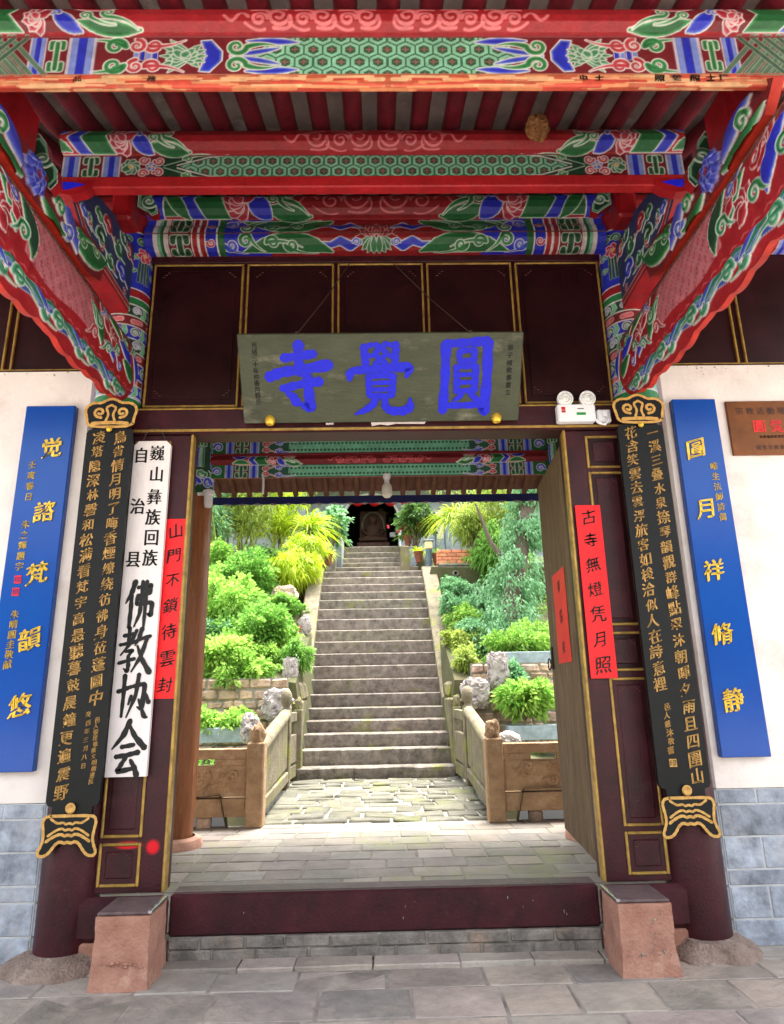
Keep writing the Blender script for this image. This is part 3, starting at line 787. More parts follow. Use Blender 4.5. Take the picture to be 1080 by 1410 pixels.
def log_end(c, u, v0, v1, k=1.0):
    """leaf and flower ornament on a round log, from u outward"""
    h = v1 - v0; P = lambda x, y: (u + x * k, v0 + y * h)
    c.poly([P(0, .02), P(.10, .55), P(.2, .95), P(.9, 1.0), P(.9, 0)], DRED)
    leaf(c, P(-.03, .06), P(.18, .04), P(.34, .30), h * .22, GREEN)
    curl(c, *P(.17, .66), h * .2, a0=-1.5, cw=1, fill=GREEN, tail=P(-.01, .08)); curl(c, *P(.30, .52), h * .17, a0=3.6, cw=-1, fill=GREEN, tail=P(.12, .2))
    leaf(c, P(.1, .95), P(.25, .85), P(.40, .95), h * .14, RED, PINK)
    leaf(c, P(.33, .02), P(.44, .25), P(.48, .75), h * .24, BLUE, LBLUE); curl(c, *P(.5, .68), h * .2, a0=3.4, cw=-1, fill=BLUE, hi=LBLUE)
    for j in range(7): petal(c, *P(.575, .42), -1.5 + j * .62, h * .5, h * .17, (176, 36, 56), (232, 150, 160), ew=.005)
    for j in range(4): petal(c, *P(.585, .42), -1.2 + j * .7, h * .28, h * .12, (196, 60, 76), (240, 180, 186), ew=.004)
    c.poly([P(.68, .0), P(.76, .55), P(.70, 1.0), P(.9, 1.0), P(1.0, .5), P(.9, 0)], GREEN, WHITE, .006, (96, 176, 112))
    c.poly([P(.90, .0), P(1.0, .5), P(.92, 1.0), P(1.02, 1.0), P(1.12, .5), P(1.02, 0)], BLUE, WHITE, .006, LBLUE)
    c.poly([P(1.03, .0), P(1.13, .5), P(1.04, 1.0), P(1.3, 1.0), P(1.3, 0)], RED, WHITE, .006, PINK)
    leaf(c, P(1.1, .1), P(1.25, .45), P(1.45, .15), h * .2, GREEN); leaf(c, P(1.12, .9), P(1.3, .6), P(1.45, .9), h * .2, BLUE, LBLUE)
def beam(name, path, xr, draw, shift=0.0, core=None, back=None, res=.004, half=True, gain=.68):
    f, L = path_map(path, shift)
    c = Canvas(0 if half else -xr, xr, 0, L[-1], res, RED)
    draw(c, L)
    c = c.mirrored() if half else c
    wear(c, .05, len(name))
    mb = MB(); add_canvas(mb, c, f, gain=gain)
    if core: mb.box(-xr + shift, xr + shift, core[0], core[1], core[2], core[3], 'dark_red_paint')
    return mb
# eave beam nearest the courtyard
P1 = [(-1.985, 4.060), (-2.005, 4.060), (-2.012, 4.066), (-2.012, 4.122), (-2.008, 4.128), (-2.005, 4.345), (-2.025, 4.352), (-2.05, 4.385), (-2.052, 4.42), (-2.04, 4.465), (-2.0, 4.50)]
def d1(c, L):
    c.rect(-1, 9, 0, L[4], (200, 92, 60))
    r2 = np.random.default_rng(4)
    for _ in range(150):
        u, v = r2.uniform(0, 2.4), r2.uniform(0, L[4]); l_ = r2.uniform(.05, .3)
        c.chain([(u, v), (u + l_, v + r2.uniform(-.008, .008))], r2.uniform(.002, .012), [(246, 186, 136), (206, 70, 50), (240, 150, 100), (226, 84, 60)][r2.integers(4)])
    v0, v1 = L[4], L[5]
    c.rect(-1, 9, v0, v1, DRED)
    hexes(c, 0, .60, v0 + .004, v1 - .004, .083, .10)
    u = tail_half(c, .60, v0, v1, .5)
    u = 1.30
    bands(c, u, u + .125, v0, v1); fret(c, u + .13, u + .215, v0, v1); bands(c, u + .22, u + .295, v0, v1)
    for j in range(16):
        a = u + .31 + j * .06
        for q in (-.1, 0, .1): c.chain([(a + q, v0), (a + .18 + q, v1)], .010, (96, 124, 100), (178, 190, 170), .003)
    for j in range(16):
        a = u + .31 + j * .06; c.chain([(a + .18, v0), (a, v1)], .010, (72, 104, 84), (178, 190, 170), .003)
    c.rect(-1, 9, v0 - .004, v0 + .005, (206, 130, 96)); c.rect(-1, 9, v1 - .003, v1 + .005, (120, 20, 28))
    w0, w1 = L[5] + .02, L[9]
    swirls(c, .04, .62, w0 + .005, w1 - .0, (232, 120, 124), .006)
    log_end(c, 1.12, w0, w1 + .02, .74)
mb = beam('a', P1, 2.5, d1, .06, (-1.995, -1.97, 4.08, 4.49))
_o = np.array([0, -2.0135, 0])
for ch, x in zip('中士', (.93, 1.0)): write(mb, ch, _o, EX, EZ, FRONT, x, 4.10, .036, 'wire', .015, 0, 0, 0, 1.1, .04)
for ch, x in zip('照盤照士厂', (1.27, 1.35, 1.43, 1.5, 1.56)): write(mb, ch, _o, EX, EZ, FRONT, x, 4.10, .04, 'wire', .015, 0, 0, 0, 1.2, .04)
for ch, x in zip('品器', (-1.30, -.98)): write(mb, ch, _o, EX, EZ, FRONT, x, 4.10, .034, 'wire', .0, 0, 0, 0, 1.2, .05)
mb.build('painted_beam', gate)
# middle beam
P2 = [(-1.02, 4.357), (-1.075, 4.357), (-1.082, 4.364), (-1.082, 4.432), (-1.068, 4.438), (-1.066, 4.595), (-1.10, 4.605), (-1.13, 4.64), (-1.135, 4.68), (-1.11, 4.735), (-1.05, 4.765)]
def d2(c, L):
    c.rect(-1, 9, 0, L[4], (188, 22, 30))
    v0, v1 = L[4], L[5]
    c.rect(-1, 9, v0, v1, DGREEN)
    hexes(c, 0, 1.16, v0 + .003, v1 - .003, .088, .24)
    h, vm = v1 - v0, (v0 + v1) / 2
    for sg in (1, -1):
        c.chain([(.88, vm + sg * h * .52), (1.0, vm + sg * h * .42), (1.18, vm + sg * h * .06)], .005, WHITE)
        c.chain([(.96, vm + sg * h * .52), (1.07, vm + sg * h * .46), (1.26, vm + sg * h * .04)], .004, (170, 200, 176))
        curl(c, 1.12, vm + sg * h * .36, h * .15, cw=sg, fill=GREEN, tail=(.98, vm + sg * h * .5))
    c.poly([(1.24, v0), (1.30, vm), (1.24, v1), (1.56, v1), (1.56, v0)], DRED)
    for sg in (1, -1):
        curl(c, 1.29, vm + sg * h * .26, h * .18, cw=-sg, fill=RED, hi=PINK); curl(c, 1.38, vm + sg * h * .3, h * .17, a0=3, cw=sg, fill=RED, hi=PINK)
    flower(c, 1.335, vm, h * .2, (110, 110, 190), LBLUE); flower(c, 1.455, vm, h * .36, (60, 120, 76), MINT, 8)
    u = 1.515; bands(c, u, u + .11, v0, v1); c.rect(u + .11, u + .235, v0, v1, DRED); fret(c, u + .12, u + .23, v0, v1, DGREEN); bands(c, u + .24, u + .345, v0, v1)
    c.rect(-1, 9, v0 - .003, v0 + .004, (110, 14, 24)); c.rect(-1, 9, v1 - .003, v1 + .004, (110, 14, 24))
    w0, w1 = L[5] + .012, L[9]
    swirls(c, .03, .42, w0 + .01, w1 - .005, (226, 116, 122), .005)
    log_end(c, 1.12, w0, w1 + .02, .62)
mb = beam('bb', P2, 1.86, d2, .0, (-1.055, -1.02, 4.37, 4.74)); mb.build('painted_beam', gate)
# lintel beam between the columns
P3 = [(.04, 4.70), (-.03, 4.705), (-.075, 4.73), (-.10, 4.77), (-.105, 4.82), (-.09, 4.87), (-.06, 4.915), (-.045, 4.975), (-.085, 4.985), (-.12, 5.02), (-.13, 5.07), (-.12, 5.12), (-.085, 5.165), (-.02, 5.20)]
def d3(c, L):
    v0, v1 = 0.02, L[7]; h = v1 - v0; vm = v0 + h * .52
    c.rect(-1, 9, 0, v1, (150, 24, 30))
    for sg in (0,):
        for j in range(7): petal(c, 0, vm - h * .1, math.pi * (j / 6.0), h * .42, h * .10, (150, 26, 34), (190, 60, 66), ew=.005)
        for j in range(5): petal(c, 0, vm - h * .08, math.pi * (.15 + .7 * j / 4.0), h * .28, h * .09, (168, 40, 46), (206, 96, 100), ew=.004)
        for j in range(4): petal(c, .02, vm - h * .12, -math.pi * (.12 + .38 * j / 3.0), h * .34, h * .07, (60, 120, 70), MINT, ew=.004)
    for vv, s_ in ((vm + h * .18, 1), (vm - h * .2, -1)):
        c.chain([(.13, vv), (.2, vv + .03 * s_), (.27, vv - .01 * s_), (.34, vv + .02 * s_), (.43, vv)], [.02, .035, .03, .022, .003], BLUE, WHITE, .006, LBLUE)
        curl(c, .15, vv, h * .07, fill=BLUE, hi=LBLUE, ew=.005)
    c.rect(.80, 1.16, v0, v1, BLUE)
    for sg in (1, -1):
        leaf(c, (.34, vm + sg * h * .40), (.62, vm + sg * h * .02), (1.0, vm + sg * h * .40), h * .22, GREEN)
        curl(c, .78, vm + sg * h * .2, h * .13, cw=-sg, fill=GREEN, tail=(.56, vm + sg * h * .3)); curl(c, .98, vm + sg * h * .16, h * .14, a0=2, cw=sg, fill=GREEN, tail=(.84, vm + sg * h * .4))
        curl(c, 1.09, vm + sg * h * .26, h * .13, cw=sg, fill=BLUE, hi=LBLUE, tail=(.98, vm + sg * h * .44))
    curl(c, .60, vm + h * .22, h * .13, fill=GREEN, tail=(.42, vm + h * .44)); curl(c, .64, vm - h * .26, h * .13, cw=-1, fill=GREEN, tail=(.44, vm - h * .44))
    u = 1.14
    c.rect(u, u + .05, v0, v1, GREEN); c.rect(u + .05, u + .062, v0, v1, WHITE); c.rect(u + .062, u + .14, v0, v1, BLUE); c.rect(u + .14, u + .15, v0, v1, WHITE)
    for sg in (1, -1): curl(c, u + .10, vm + sg * h * .2, .03, cw=sg, fill=RED, hi=PINK, ew=.004)
    c.rect(u + .15, u + .24, v0, v1, RED); c.rect(u + .185, u + .205, v0, v1, WHITE); c.rect(u + .24, u + .25, v0, v1, WHITE)
    fret(c, u + .25, u + .42, v0, vm - .01, DGREEN, DRED); fret(c, u + .25, u + .42, vm + .01, v1, DGREEN, DRED); c.rect(u + .42, u + .432, v0, v1, WHITE)
    bands(c, u + .432, u + .50, v0, v1, [WHITE, GREEN, MINT]); bands(c, u + .50, u + .64, v0, v1, [WHITE, BLUE, BLUE, LBLUE])
    c.rect(-1, 9, vm - .006, vm + .004, (110, 60, 56))
    w0, w1 = L[7] + .008, L[-1]
    c.rect(-1, 9, w0, w1, (148, 22, 30))
    swirls(c, .05, .46, w0 + .03, w1 - .03, (214, 110, 112), .006)
    log_end(c, .52, w0, w1, .86)
    leaf(c, (1.42, w0), (1.5, w0 + .1), (1.62, w1), .05, GREEN); c.rect(1.60, 1.9, w0, w1, BLUE); c.rect(1.60, 1.612, w0, w1, WHITE)
mb = beam('ccc', P3, 1.74, d3, 0, (-.03, .12, 4.72, 5.18)); mb.build('painted_beam', gate)
for s in (-1, 1):
    f, L = path_map(P3); c = Canvas(0, 2.6, 0, L[-1], .006, (150, 24, 30))
    for j in range(8):
        u = .12 + j * .32; bands(c, u, u + .1, 0, L[7]); curl(c, u + .2, L[7] * .6, .07, fill=GREEN, tail=(u + .12, L[7] * .2)); curl(c, u + .22, L[7] + .12, .06, fill=BLUE, hi=LBLUE, tail=(u + .05, L[7] + .05)); leaf(c, (u, L[7] + .1), (u + .1, L[7] + .2), (u + .2, L[7] + .1), .04, GREEN)
    mb = MB(); add_canvas(mb, c, lambda U, V, H: f(s * (U + 1.99), V, H)); a, b = sorted((s * 2.0, s * 4.6)); mb.box(a, b, -.03, .12, 4.72, 5.18, 'dark_red_paint'); mb.build('painted_beam', gate)

# ---- carved bracket arms reaching out over the courtyard
def in_poly(poly):
    poly = np.asarray(poly, float)
    def f(U, V):
        ins = np.zeros(U.shape, bool)
        for a, b in zip(poly, np.roll(poly, -1, 0)):
            cr = (a[1] > V) != (b[1] > V)
            ins ^= cr & (U < (b[0] - a[0]) * (V - a[1]) / ((b[1] - a[1]) or 1e-9) + a[0])
        return ins
    return f
SC = (206, 120, 128)
def arm_canvas():
    c = Canvas(-.05, 2.65, 3.44, 3.93, .0045, (170, 22, 34))      # u runs outward from the column
    i0, i1 = np.searchsorted(c.u, [.74, 1.50]); U, V = np.meshgrid(c.u[i0:i1], c.v); p = .10
    # overlapping scales
    best = np.full(U.shape, 9.0)
    for off in (0, 1):
        k = np.round((V - 3.6 - off * p * .5) / p); cy = 3.6 + off * p * .5 + k * p
        cx = np.round((U - off * p * .5) / p) * p + off * p * .5
        d = np.hypot(U - cx, V - cy); best = np.minimum(best, np.abs(d - p * .47) * .8); best = np.minimum(best, np.maximum(np.abs(V - cy), np.abs(U - cx) - p * .2) + p * .03)
    t = np.clip((best - .004) / .009, 0, 1)[..., None]
    body = np.array(SC) + (np.array((146, 44, 58)) - SC) * t
    m = (V > 3.60 + .02 * np.sin(U * 9)) & (V < 3.90)
    c.col[:, i0:i1] = np.where(m[..., None], body, c.col[:, i0:i1]); c.h[:, i0:i1] = np.where(m, .006 * (1 - t[..., 0]), 0)
    c.rect(-1, 3, 3.87, 3.94, (112, 70, 60))
    for a, b, w_, f1, h1 in (((.60, 3.62), (.78, 3.80), .055, GREEN, (96, 176, 112)), ((1.44, 3.62), (1.58, 3.88), .06, DGREEN, (96, 176, 112)), ((.10, 3.60), (.26, 3.68), .05, GREEN, (96, 176, 112)), ((.16, 3.70), (.34, 3.78), .05, BLUE, LBLUE), ((.03, 3.62), (.10, 3.80), .035, BLUE, LBLUE), ((.34, 3.80), (.52, 3.86), .03, GREEN, (96, 176, 112)), ((.40, 3.60), (.56, 3.66), .03, BLUE, LBLUE),
                             ((1.60, 3.66), (1.76, 3.84), .055, GREEN, (96, 176, 112)), ((1.9, 3.60), (2.1, 3.84), .06, BLUE, LBLUE), ((2.2, 3.64), (2.4, 3.86), .06, GREEN, (96, 176, 112))):
        leaf(c, a, ((a[0] + b[0]) / 2 - .06, (a[1] + b[1]) / 2 + .04), b, w_, f1, h1, height=.012)
    for x, z in ((.46, 3.72), (.58, 3.80), (1.66, 3.76), (1.74, 3.66), (1.95, 3.80)):
        for j in range(5): petal(c, x, z, 1.0 + j * .7, .10, .03, (168, 26, 40), (206, 90, 100), ew=.006, height=.01)
    for x, z, s_, f1, h1, cw in ((.06, 3.84, .035, GREEN, MINT, 1), (.22, 3.83, .045, GREEN, MINT, -1), (.36, 3.70, .04, GREEN, MINT, 1), (.30, 3.62, .03, BLUE, LBLUE, -1), (.50, 3.64, .035, GREEN, MINT, 1), (.66, 3.74, .045, GREEN, MINT, -1), (.70, 3.64, .04, RED, PINK, 1), (.56, 3.85, .03, BLUE, LBLUE, 1),
                                 (1.54, 3.70, .05, GREEN, MINT, 1), (1.64, 3.84, .04, BLUE, LBLUE, -1), (1.82, 3.66, .05, GREEN, MINT, 1), (1.86, 3.82, .05, RED, PINK, -1), (2.06, 3.70, .05, GREEN, MINT, 1), (2.16, 3.82, .05, BLUE, LBLUE, -1), (2.32, 3.70, .05, RED, PINK, 1)):
        curl(c, x, z, s_, cw=cw, fill=f1, hi=h1, tail=(x + .10, z - .05 * cw), height=.01, ew=.005)
    for k in range(26):
        x = .02 + k * .1; c.chain([(x, 3.885), (x + .03, 3.915), (x + .07, 3.885), (x + .10, 3.90)], .005, (150, 96, 80))
        c.chain([(x, 3.535), (x + .05, 3.555), (x + .10, 3.535)], .004, (214, 96, 100))
    wear(c, .06, 5)
    return c
ARM = arm_canvas()
def scallop(y):            # lower edge of the wave board, u outward
    return 3.385 - .035 * abs(math.sin(y * 5.2)) - .02 * abs(math.sin(y * 17)) + (.13 * max(0, 1 - (y - .16) / .4) ** 2)
def wave_canvas():
    c = Canvas(.0, 2.65, 3.30, 3.56, .0045, (178, 24, 34))
    r2 = np.random.default_rng(2)
    for j in range(6):
        x = .3 + j * .4
        for q in range(3):
            c.chain([(x - .22, 3.425 + .012 * q), (x - .1, 3.45 + .02 * q), (x, 3.43 + .03 * q), (x + .10, 3.47 + .02 * q), (x + .2, 3.44 + .02 * q)], [.004, .013, .016, .013, .004], [(60, 84, 170), (104, 140, 196), (44, 120, 96)][q], (190, 206, 216), .004, None, .016)
        curl(c, x + .02, 3.455, .052, cw=1, fill=(40, 120, 84), hi=(120, 190, 150), tail=(x - .18, 3.42), height=.02)
        curl(c, x + .15, 3.43, .045, cw=-1, fill=(40, 120, 84), hi=(120, 190, 150), tail=(x + .02, 3.40), height=.02)
        leaf(c, (x + .12, 3.44), (x + .2, 3.5), (x + .32, 3.50), .022, (50, 70, 190), LBLUE, height=.018)
    wear(c, .06, 6)
    return c
WAVE = wave_canvas()
PEO = [(.62, 4.17), (.66, 4.02), (.85, 3.955), (1.2, 3.95), (1.6, 3.94), (1.95, 3.96), (2.05, 4.06), (1.95, 4.16), (1.66, 4.17), (1.45, 4.19), (1.25, 4.14), (1.1, 4.15), (.95, 4.19), (.8, 4.21), (.7, 4.22)]
def peony_canvas():
    c = Canvas(.5, 2.15, 3.92, 4.25, .0045, (122, 26, 34))
    leaf(c, (.62, 4.20), (.80, 4.05), (1.06, 4.04), .07, GREEN, height=.025); curl(c, .98, 4.08, .055, fill=GREEN, tail=(.68, 4.16), height=.03)
    curl(c, .80, 4.14, .04, cw=-1, fill=GREEN, height=.03)
    leaf(c, (1.0, 3.98), (1.12, 4.1), (1.2, 4.16), .05, (74, 80, 190), LBLUE, height=.025); curl(c, 1.13, 4.02, .05, cw=-1, fill=(60, 70, 190), hi=LBLUE, height=.03)
    curl(c, 1.24, 4.09, .05, fill=GREEN, height=.03); leaf(c, (1.16, 3.97), (1.3, 3.95), (1.42, 4.02), .04, GREEN, height=.025)
    for r_, n_ in ((.105, 9), (.07, 7), (.035, 5)):
        for j in range(n_): petal(c, 1.50, 4.07, j * 2 * math.pi / n_ + r_ * 9, r_, r_ * .36, (52, 60, 190), (128, 140, 226), ew=.003, edge=(150, 160, 224), height=.035)
    c.chain([(1.5, 4.07), (1.503, 4.07)], .022, (130, 40, 90))
    leaf(c, (1.62, 4.02), (1.74, 4.12), (1.9, 4.13), .05, (58, 66, 190), LBLUE, height=.03); leaf(c, (1.60, 3.97), (1.76, 3.96), (1.98, 4.0), .04, GREEN, height=.03)
    curl(c, 1.82, 4.06, .045, fill=GREEN, height=.03)
    wear(c, .06, 9)
    return c
PEONY = peony_canvas()
STRUT = [(.10, 4.14), (.30, 4.165), (.62, 4.165), (.86, 4.22), (1.04, 4.34), (1.04, 4.40), (.95, 4.44), (.70, 4.62), (.45, 4.68), (.10, 4.68)]
def strut_canvas():
    c = Canvas(.05, 1.1, 4.10, 4.72, .0045, (46, 60, 110))
    c.rect(0, 2, 4.10, 4.20, (178, 24, 34)); c.chain([(.1, 4.2), (.62, 4.22), (.84, 4.27), (1.04, 4.40)], .018, (178, 24, 34), WHITE, .006)
    for x, z, s_, f1, h1, cw in ((.28, 4.35, .07, BLUE, LBLUE, 1), (.46, 4.32, .06, GREEN, MINT, -1), (.62, 4.36, .07, DGREEN, MINT, 1), (.80, 4.38, .05, DGREEN, MINT, -1), (.36, 4.50, .07, GREEN, MINT, -1), (.55, 4.52, .06, RED, PINK, 1), (.68, 4.49, .05, GREEN, MINT, 1), (.2, 4.58, .06, RED, PINK, 1), (.3, 4.62, .05, DGREEN, MINT, -1), (.88, 4.36, .04, BLUE, LBLUE, 1)):
        curl(c, x, z, s_, cw=cw, fill=f1, hi=h1, tail=(x - .12, z - .05), height=.012, ew=.005)
    for j in range(4): flower(c, .2 + j * .2, 4.26 + .03 * j, .03, (150, 40, 90), PINK, 4, ew=.003)
    wear(c, .06, 12)
    return c
STR = strut_canvas()
def log_plate(mb, xi, s, c, poly, thick, m_side, bulge=0.0):
    """a carved slab: outline poly in (outward, z), its painted face towards the doorway at |X| = xi"""
    fx = lambda U, V, H: np.stack([s * (xi - .002 - H - bulge * 0), -U, V], -1)
    mb.prism([(-y, z) for y, z in poly], (s * xi, 0, 0), EY, EZ, (s, 0, 0), thick, m_side)
    add_canvas(mb, c, fx, in_poly(poly))
for s in (-1, 1):
    # main arm: a round-bellied beam; its face bulges towards the doorway
    mb = MB(); zc, rr = 3.705, .25
    def fx(U, V, H):
        t = np.clip((V - zc) / .235, -1, 1)
        return np.stack([s * (1.79 - .055 * np.sqrt(1 - t ** 2) - H), -U, V], -1)
    add_canvas(mb, ARM, fx)
    mb.box(min(s * 1.793, s * 1.88), max(s * 1.793, s * 1.88), -2.65, .03, 3.50, 3.93, 'dark_red_paint')
    arm = mb.build('bracket_arm', gate)
    mb = MB(); ys = np.linspace(.165, 2.65, 131); poly = [(y, scallop(y)) for y in ys] + [(2.65, 3.535), (.165, 3.535)]
    log_plate(mb, 1.745, s, WAVE, poly, .035, 'orange_red_paint'); mb.build('wave_board', arm)
    mb = MB(); log_plate(mb, 1.755, s, PEONY, PEO, .05, 'orange_red_paint'); mb.build('peony_carving', arm)
    mb = MB(); log_plate(mb, 1.80, s, STR, STRUT, .14, 'red_paint'); mb.build('bracket_strut', gate)
    # blocks that carry the middle beam and the lintel beam
    mb = MB(); a, b = sorted((s * 1.80, s * 1.97)); mb.box(a, b, -1.66, -1.42, 4.16, 4.50, 'red_paint', .02); mb.build('bracket_block', gate)
    mb = MB(); a, b = sorted((s * 1.70, s * 1.84)); mb.box(a, b, -.46, -.28, 4.66, 4.92, 'red_paint', .02); mb.build('bracket_block', gate)
    def tip(poly, xi, y, name, f1, h1):
        c = Canvas(min(p[0] for p in poly), max(p[0] for p in poly), min(p[1] for p in poly), max(p[1] for p in poly), .004, f1)
        P_ = np.array(poly); cen = P_.mean(0)
        for r_ in (1.0, .8): c.chain(np.concatenate([(P_ - cen) * r_ + cen, ((P_ - cen) * r_ + cen)[:1]]), .007, WHITE if r_ == 1 else h1)
        curl(c, cen[0], cen[1] + .02, .05, cw=s, fill=f1, hi=h1, height=.01); curl(c, cen[0] + .02 * s, cen[1] - .10, .03, cw=-s, fill=f1, hi=h1, height=.01)
        mb = MB(); mb.prism(poly, (0, y, 0), EX, EZ, EY, .05, 'red_paint')
        add_canvas(mb, c, lambda U, V, H: np.stack([U, y - .002 - H, V], -1), in_poly(poly)); mb.build(name, gate)
    tip([(s * x, z) for x, z in ((1.93, 4.44), (1.84, 4.47), (1.79, 4.40), (1.765, 4.30), (1.71, 4.22), (1.70, 4.14), (1.735, 4.09), (1.78, 4.14), (1.82, 4.22), (1.90, 4.30))][::s], 0, -1.36, 'beam_end_leaf', DGREEN, MINT)
    tip([(s * x, z) for x, z in ((1.68, 4.95), (1.60, 4.93), (1.575, 4.86), (1.54, 4.80), (1.53, 4.74), (1.57, 4.72), (1.62, 4.76), (1.68, 4.80))][::s], 0, -.40, 'beam_end_leaf', DGREEN, MINT)
    mb = MB(); a, b = sorted((s * 1.62, s * 1.84)); mb.prism([(s * 1.88, 4.40), (s * 1.88, 4.315), (s * 1.78, 4.30), (s * 1.70, 4.32), (s * 1.66, 4.353), (s * 1.66, 4.40)][::s], (0, -1.09, 0), EX, EZ, EY, .06, 'red_paint')
    mb.prism([(s * 1.87, 4.39), (s * 1.87, 4.35), (s * 1.80, 4.335), (s * 1.70, 4.37), (s * 1.76, 4.385)][::s], (0, -1.094, 0), EX, EZ, EY, .003, 'ultramarine'); mb.build('beam_foot', gate)

# ---- roof: rafters under a tiled slope, front and rear
FR = [(-2.8, 4.40), (-2.0, 4.555), (-1.05, 4.83), (-.02, 5.26), (1.2, 5.98)]
for k in range(-23, 23):
    x = k * .2 + .1 - .03
    if abs(x) > 4.5: continue
    mb = MB(); mb.tube([(x, y, z) for y, z in FR], .056, 'dark_red_paint', 12); mb.build('rafter', gate)
def roof(path, x0, x1, step, dz, m, amp, phase):
    path = np.asarray(path, float); L = np.concatenate([[0], np.cumsum(np.linalg.norm(np.diff(path, axis=0), axis=1))])
    t = np.arange(0, L[-1], .05); Y = np.interp(t, L, path[:, 0]); Z = np.interp(t, L, path[:, 1])
    X = np.arange(x0, x1, step / 8)
    XX, TT = np.meshgrid(X, np.arange(len(t)))
    ZZ = Z[TT] + dz + amp * np.abs(np.sin(np.pi * (XX - phase) / step)) - .012 * ((t[TT] % .2) / .2)
    P = np.stack([XX, Y[TT], ZZ], -1).reshape(-1, 3); nu = len(X); nv = len(t)
    a = (np.arange(nv - 1)[:, None] * nu + np.arange(nu - 1)[None]).ravel()
    mb = MB(); mb.add(P, np.stack([a, a + 1, a + nu + 1, a + nu], 1), m, None, True)
    P2 = P + [0, 0, .09]; mb.add(P2, np.stack([a, a + nu, a + nu + 1, a + 1], 1), m, None, True)
    return mb
roof(FR, -4.6, 4.6, .2, .022, 'roof_tile_underside', .045, .07).build('front_roof', gate)
RR = [(1.2, 5.98), (2.4, 4.31), (3.50, 3.835)]
for k in range(-20, 20):
    x = k * .19 + .095
    mb = MB(); mb.tube([(x, y, z) for y, z in RR[1:]], .034, 'brown_wood', 10); mb.build('rafter', gate)
roof(RR, -4.0, 4.0, .19, .03, 'brown_wood', .01, 0).build('rear_roof', gate)
mb = MB(); xs = np.arange(-4, 4, .02); up = [(x, 3.815) for x in xs[::-1]]; lo = [(x, 3.735 - .018 * abs(math.sin(math.pi * x / .19))) for x in xs]
mb.prism(lo + up, (0, 3.50, 0), EX, EZ, EY, .02, 'blue_eave'); mb.build('eave_board', gate)
mb = MB()
for k in range(-20, 21):
    x = k * .19; mb.prism([(x - .09, 3.80), (x - .06, 3.735), (x, 3.712), (x + .06, 3.735), (x + .09, 3.80)], (0, 3.53, 0), EX, EZ, EY, .02, 'roof_tile_underside')
mb.build('drip_tiles', gate)

# ---- rear columns and rear painted beams
def rear_head():
    r = .165; c = Canvas(-math.pi * r, math.pi * r, 3.52, 4.3, .005, DGREEN)
    for k in range(-3, 4):
        u = k * .15
        curl(c, u, 3.62, .06, fill=BLUE, hi=LBLUE, tail=(u - .1, 3.68)); curl(c, u + .07, 3.72, .05, cw=-1, fill=GREEN, hi=MINT, tail=(u, 3.76))
        for j in range(3): c.chain([(u + .03 + j * .025, 3.80), (u + .02 + j * .03, 3.92), (u + .03 + j * .025, 4.0)], .008, (BLUE, MINT, GREEN)[j], WHITE, .004)
        fret(c, u, u + .12, 4.02, 4.16, GREEN, (40, 60, 60))
    return c
RH = rear_head()
for s in (-1, 1):
    cx, cy = s * 1.95, 2.42
    mb = MB(); mb.lathe((cx, cy, 0), [(.145, .18), (.158, .5), (.162, 2.0), (.158, 3.53)], 'brown_column', 32)
    mb.lathe((cx, cy, 0), [(.166, 3.50), (.17, 3.515), (.166, 3.53)], 'green_sticker', 32)
    r = .164; add_canvas(mb, RH, lambda U, V, H: np.stack([cx + r * np.sin(U / r), cy - r * np.cos(U / r), V], -1), gain=1.2)
    c_ = mb.build('column', gate, sharp=60)
    mb = MB(); mb.lathe((cx, cy, 0), [(.235, .09), (.24, .13), (.225, .17), (.17, .19)], 'pink_stone', 32); mb.build('column_base', c_)
PR = [(2.39, 3.69), (2.36, 3.69), (2.36, 3.835), (2.345, 3.845), (2.32, 3.88), (2.345, 3.925), (2.36, 3.93), (2.33, 3.935), (2.33, 3.955), (2.36, 3.957), (2.36, 4.12), (2.33, 4.14), (2.31, 4.19), (2.36, 4.26)]
def dr(c, L):
    c.rect(-1, 9, 0, 9, (120, 30, 36))
    for (v0, v1, hx) in ((L[1], L[2], .98), (L[9], L[10], .98)):
        h, vm = v1 - v0, (v0 + v1) / 2
        c.rect(-1, 9, v0, v1, (46, 92, 76)); c.rect(0, hx, v0 + .01, v1 - .01, (126, 196, 164))
        for j in range(24):
            for q in (0, 1): c.chain([(j * .042 + q * .021, vm + (q - .5) * h * .46), (j * .042 + q * .021 + .001, vm + (q - .5) * h * .46)], .0125, (30, 96, 70))
        for sg in (1, -1):
            curl(c, hx + .10, vm + sg * h * .25, h * .2, cw=sg, fill=BLUE, hi=LBLUE, tail=(hx - .08, vm + sg * h * .3), ew=.006)
            curl(c, hx + .24, vm + sg * h * .25, h * .2, cw=-sg, fill=DRED, hi=PINK, tail=(hx + .14, vm + sg * h * .4), ew=.006)
        bands(c, 1.30, 1.40, v0, v1); fret(c, 1.41, 1.56, v0, v1, (44, 84, 70), (90, 40, 50)); bands(c, 1.57, 1.66, v0, v1); c.rect(1.66, 2, v0, v1, GREEN); curl(c, 1.74, vm, h * .3, fill=BLUE, hi=LBLUE)
    swirls(c, .05, .5, L[2] + .01, L[5], (206, 90, 96), .005); log_end(c, .85, L[2], L[6], .5); swirls(c, .05, .6, L[10] + .02, L[12], (206, 90, 96), .005)
mb = beam('dddd', PR, 1.84, dr, 0, (2.37, 2.40, 3.70, 4.2), res=.005, gain=1.25); mb.build('painted_beam', gate)
# ================================================================== things hung on and standing at the gate
def pxpt(px, py, Y): p = at(px, py, Y); return p[0], p[2]
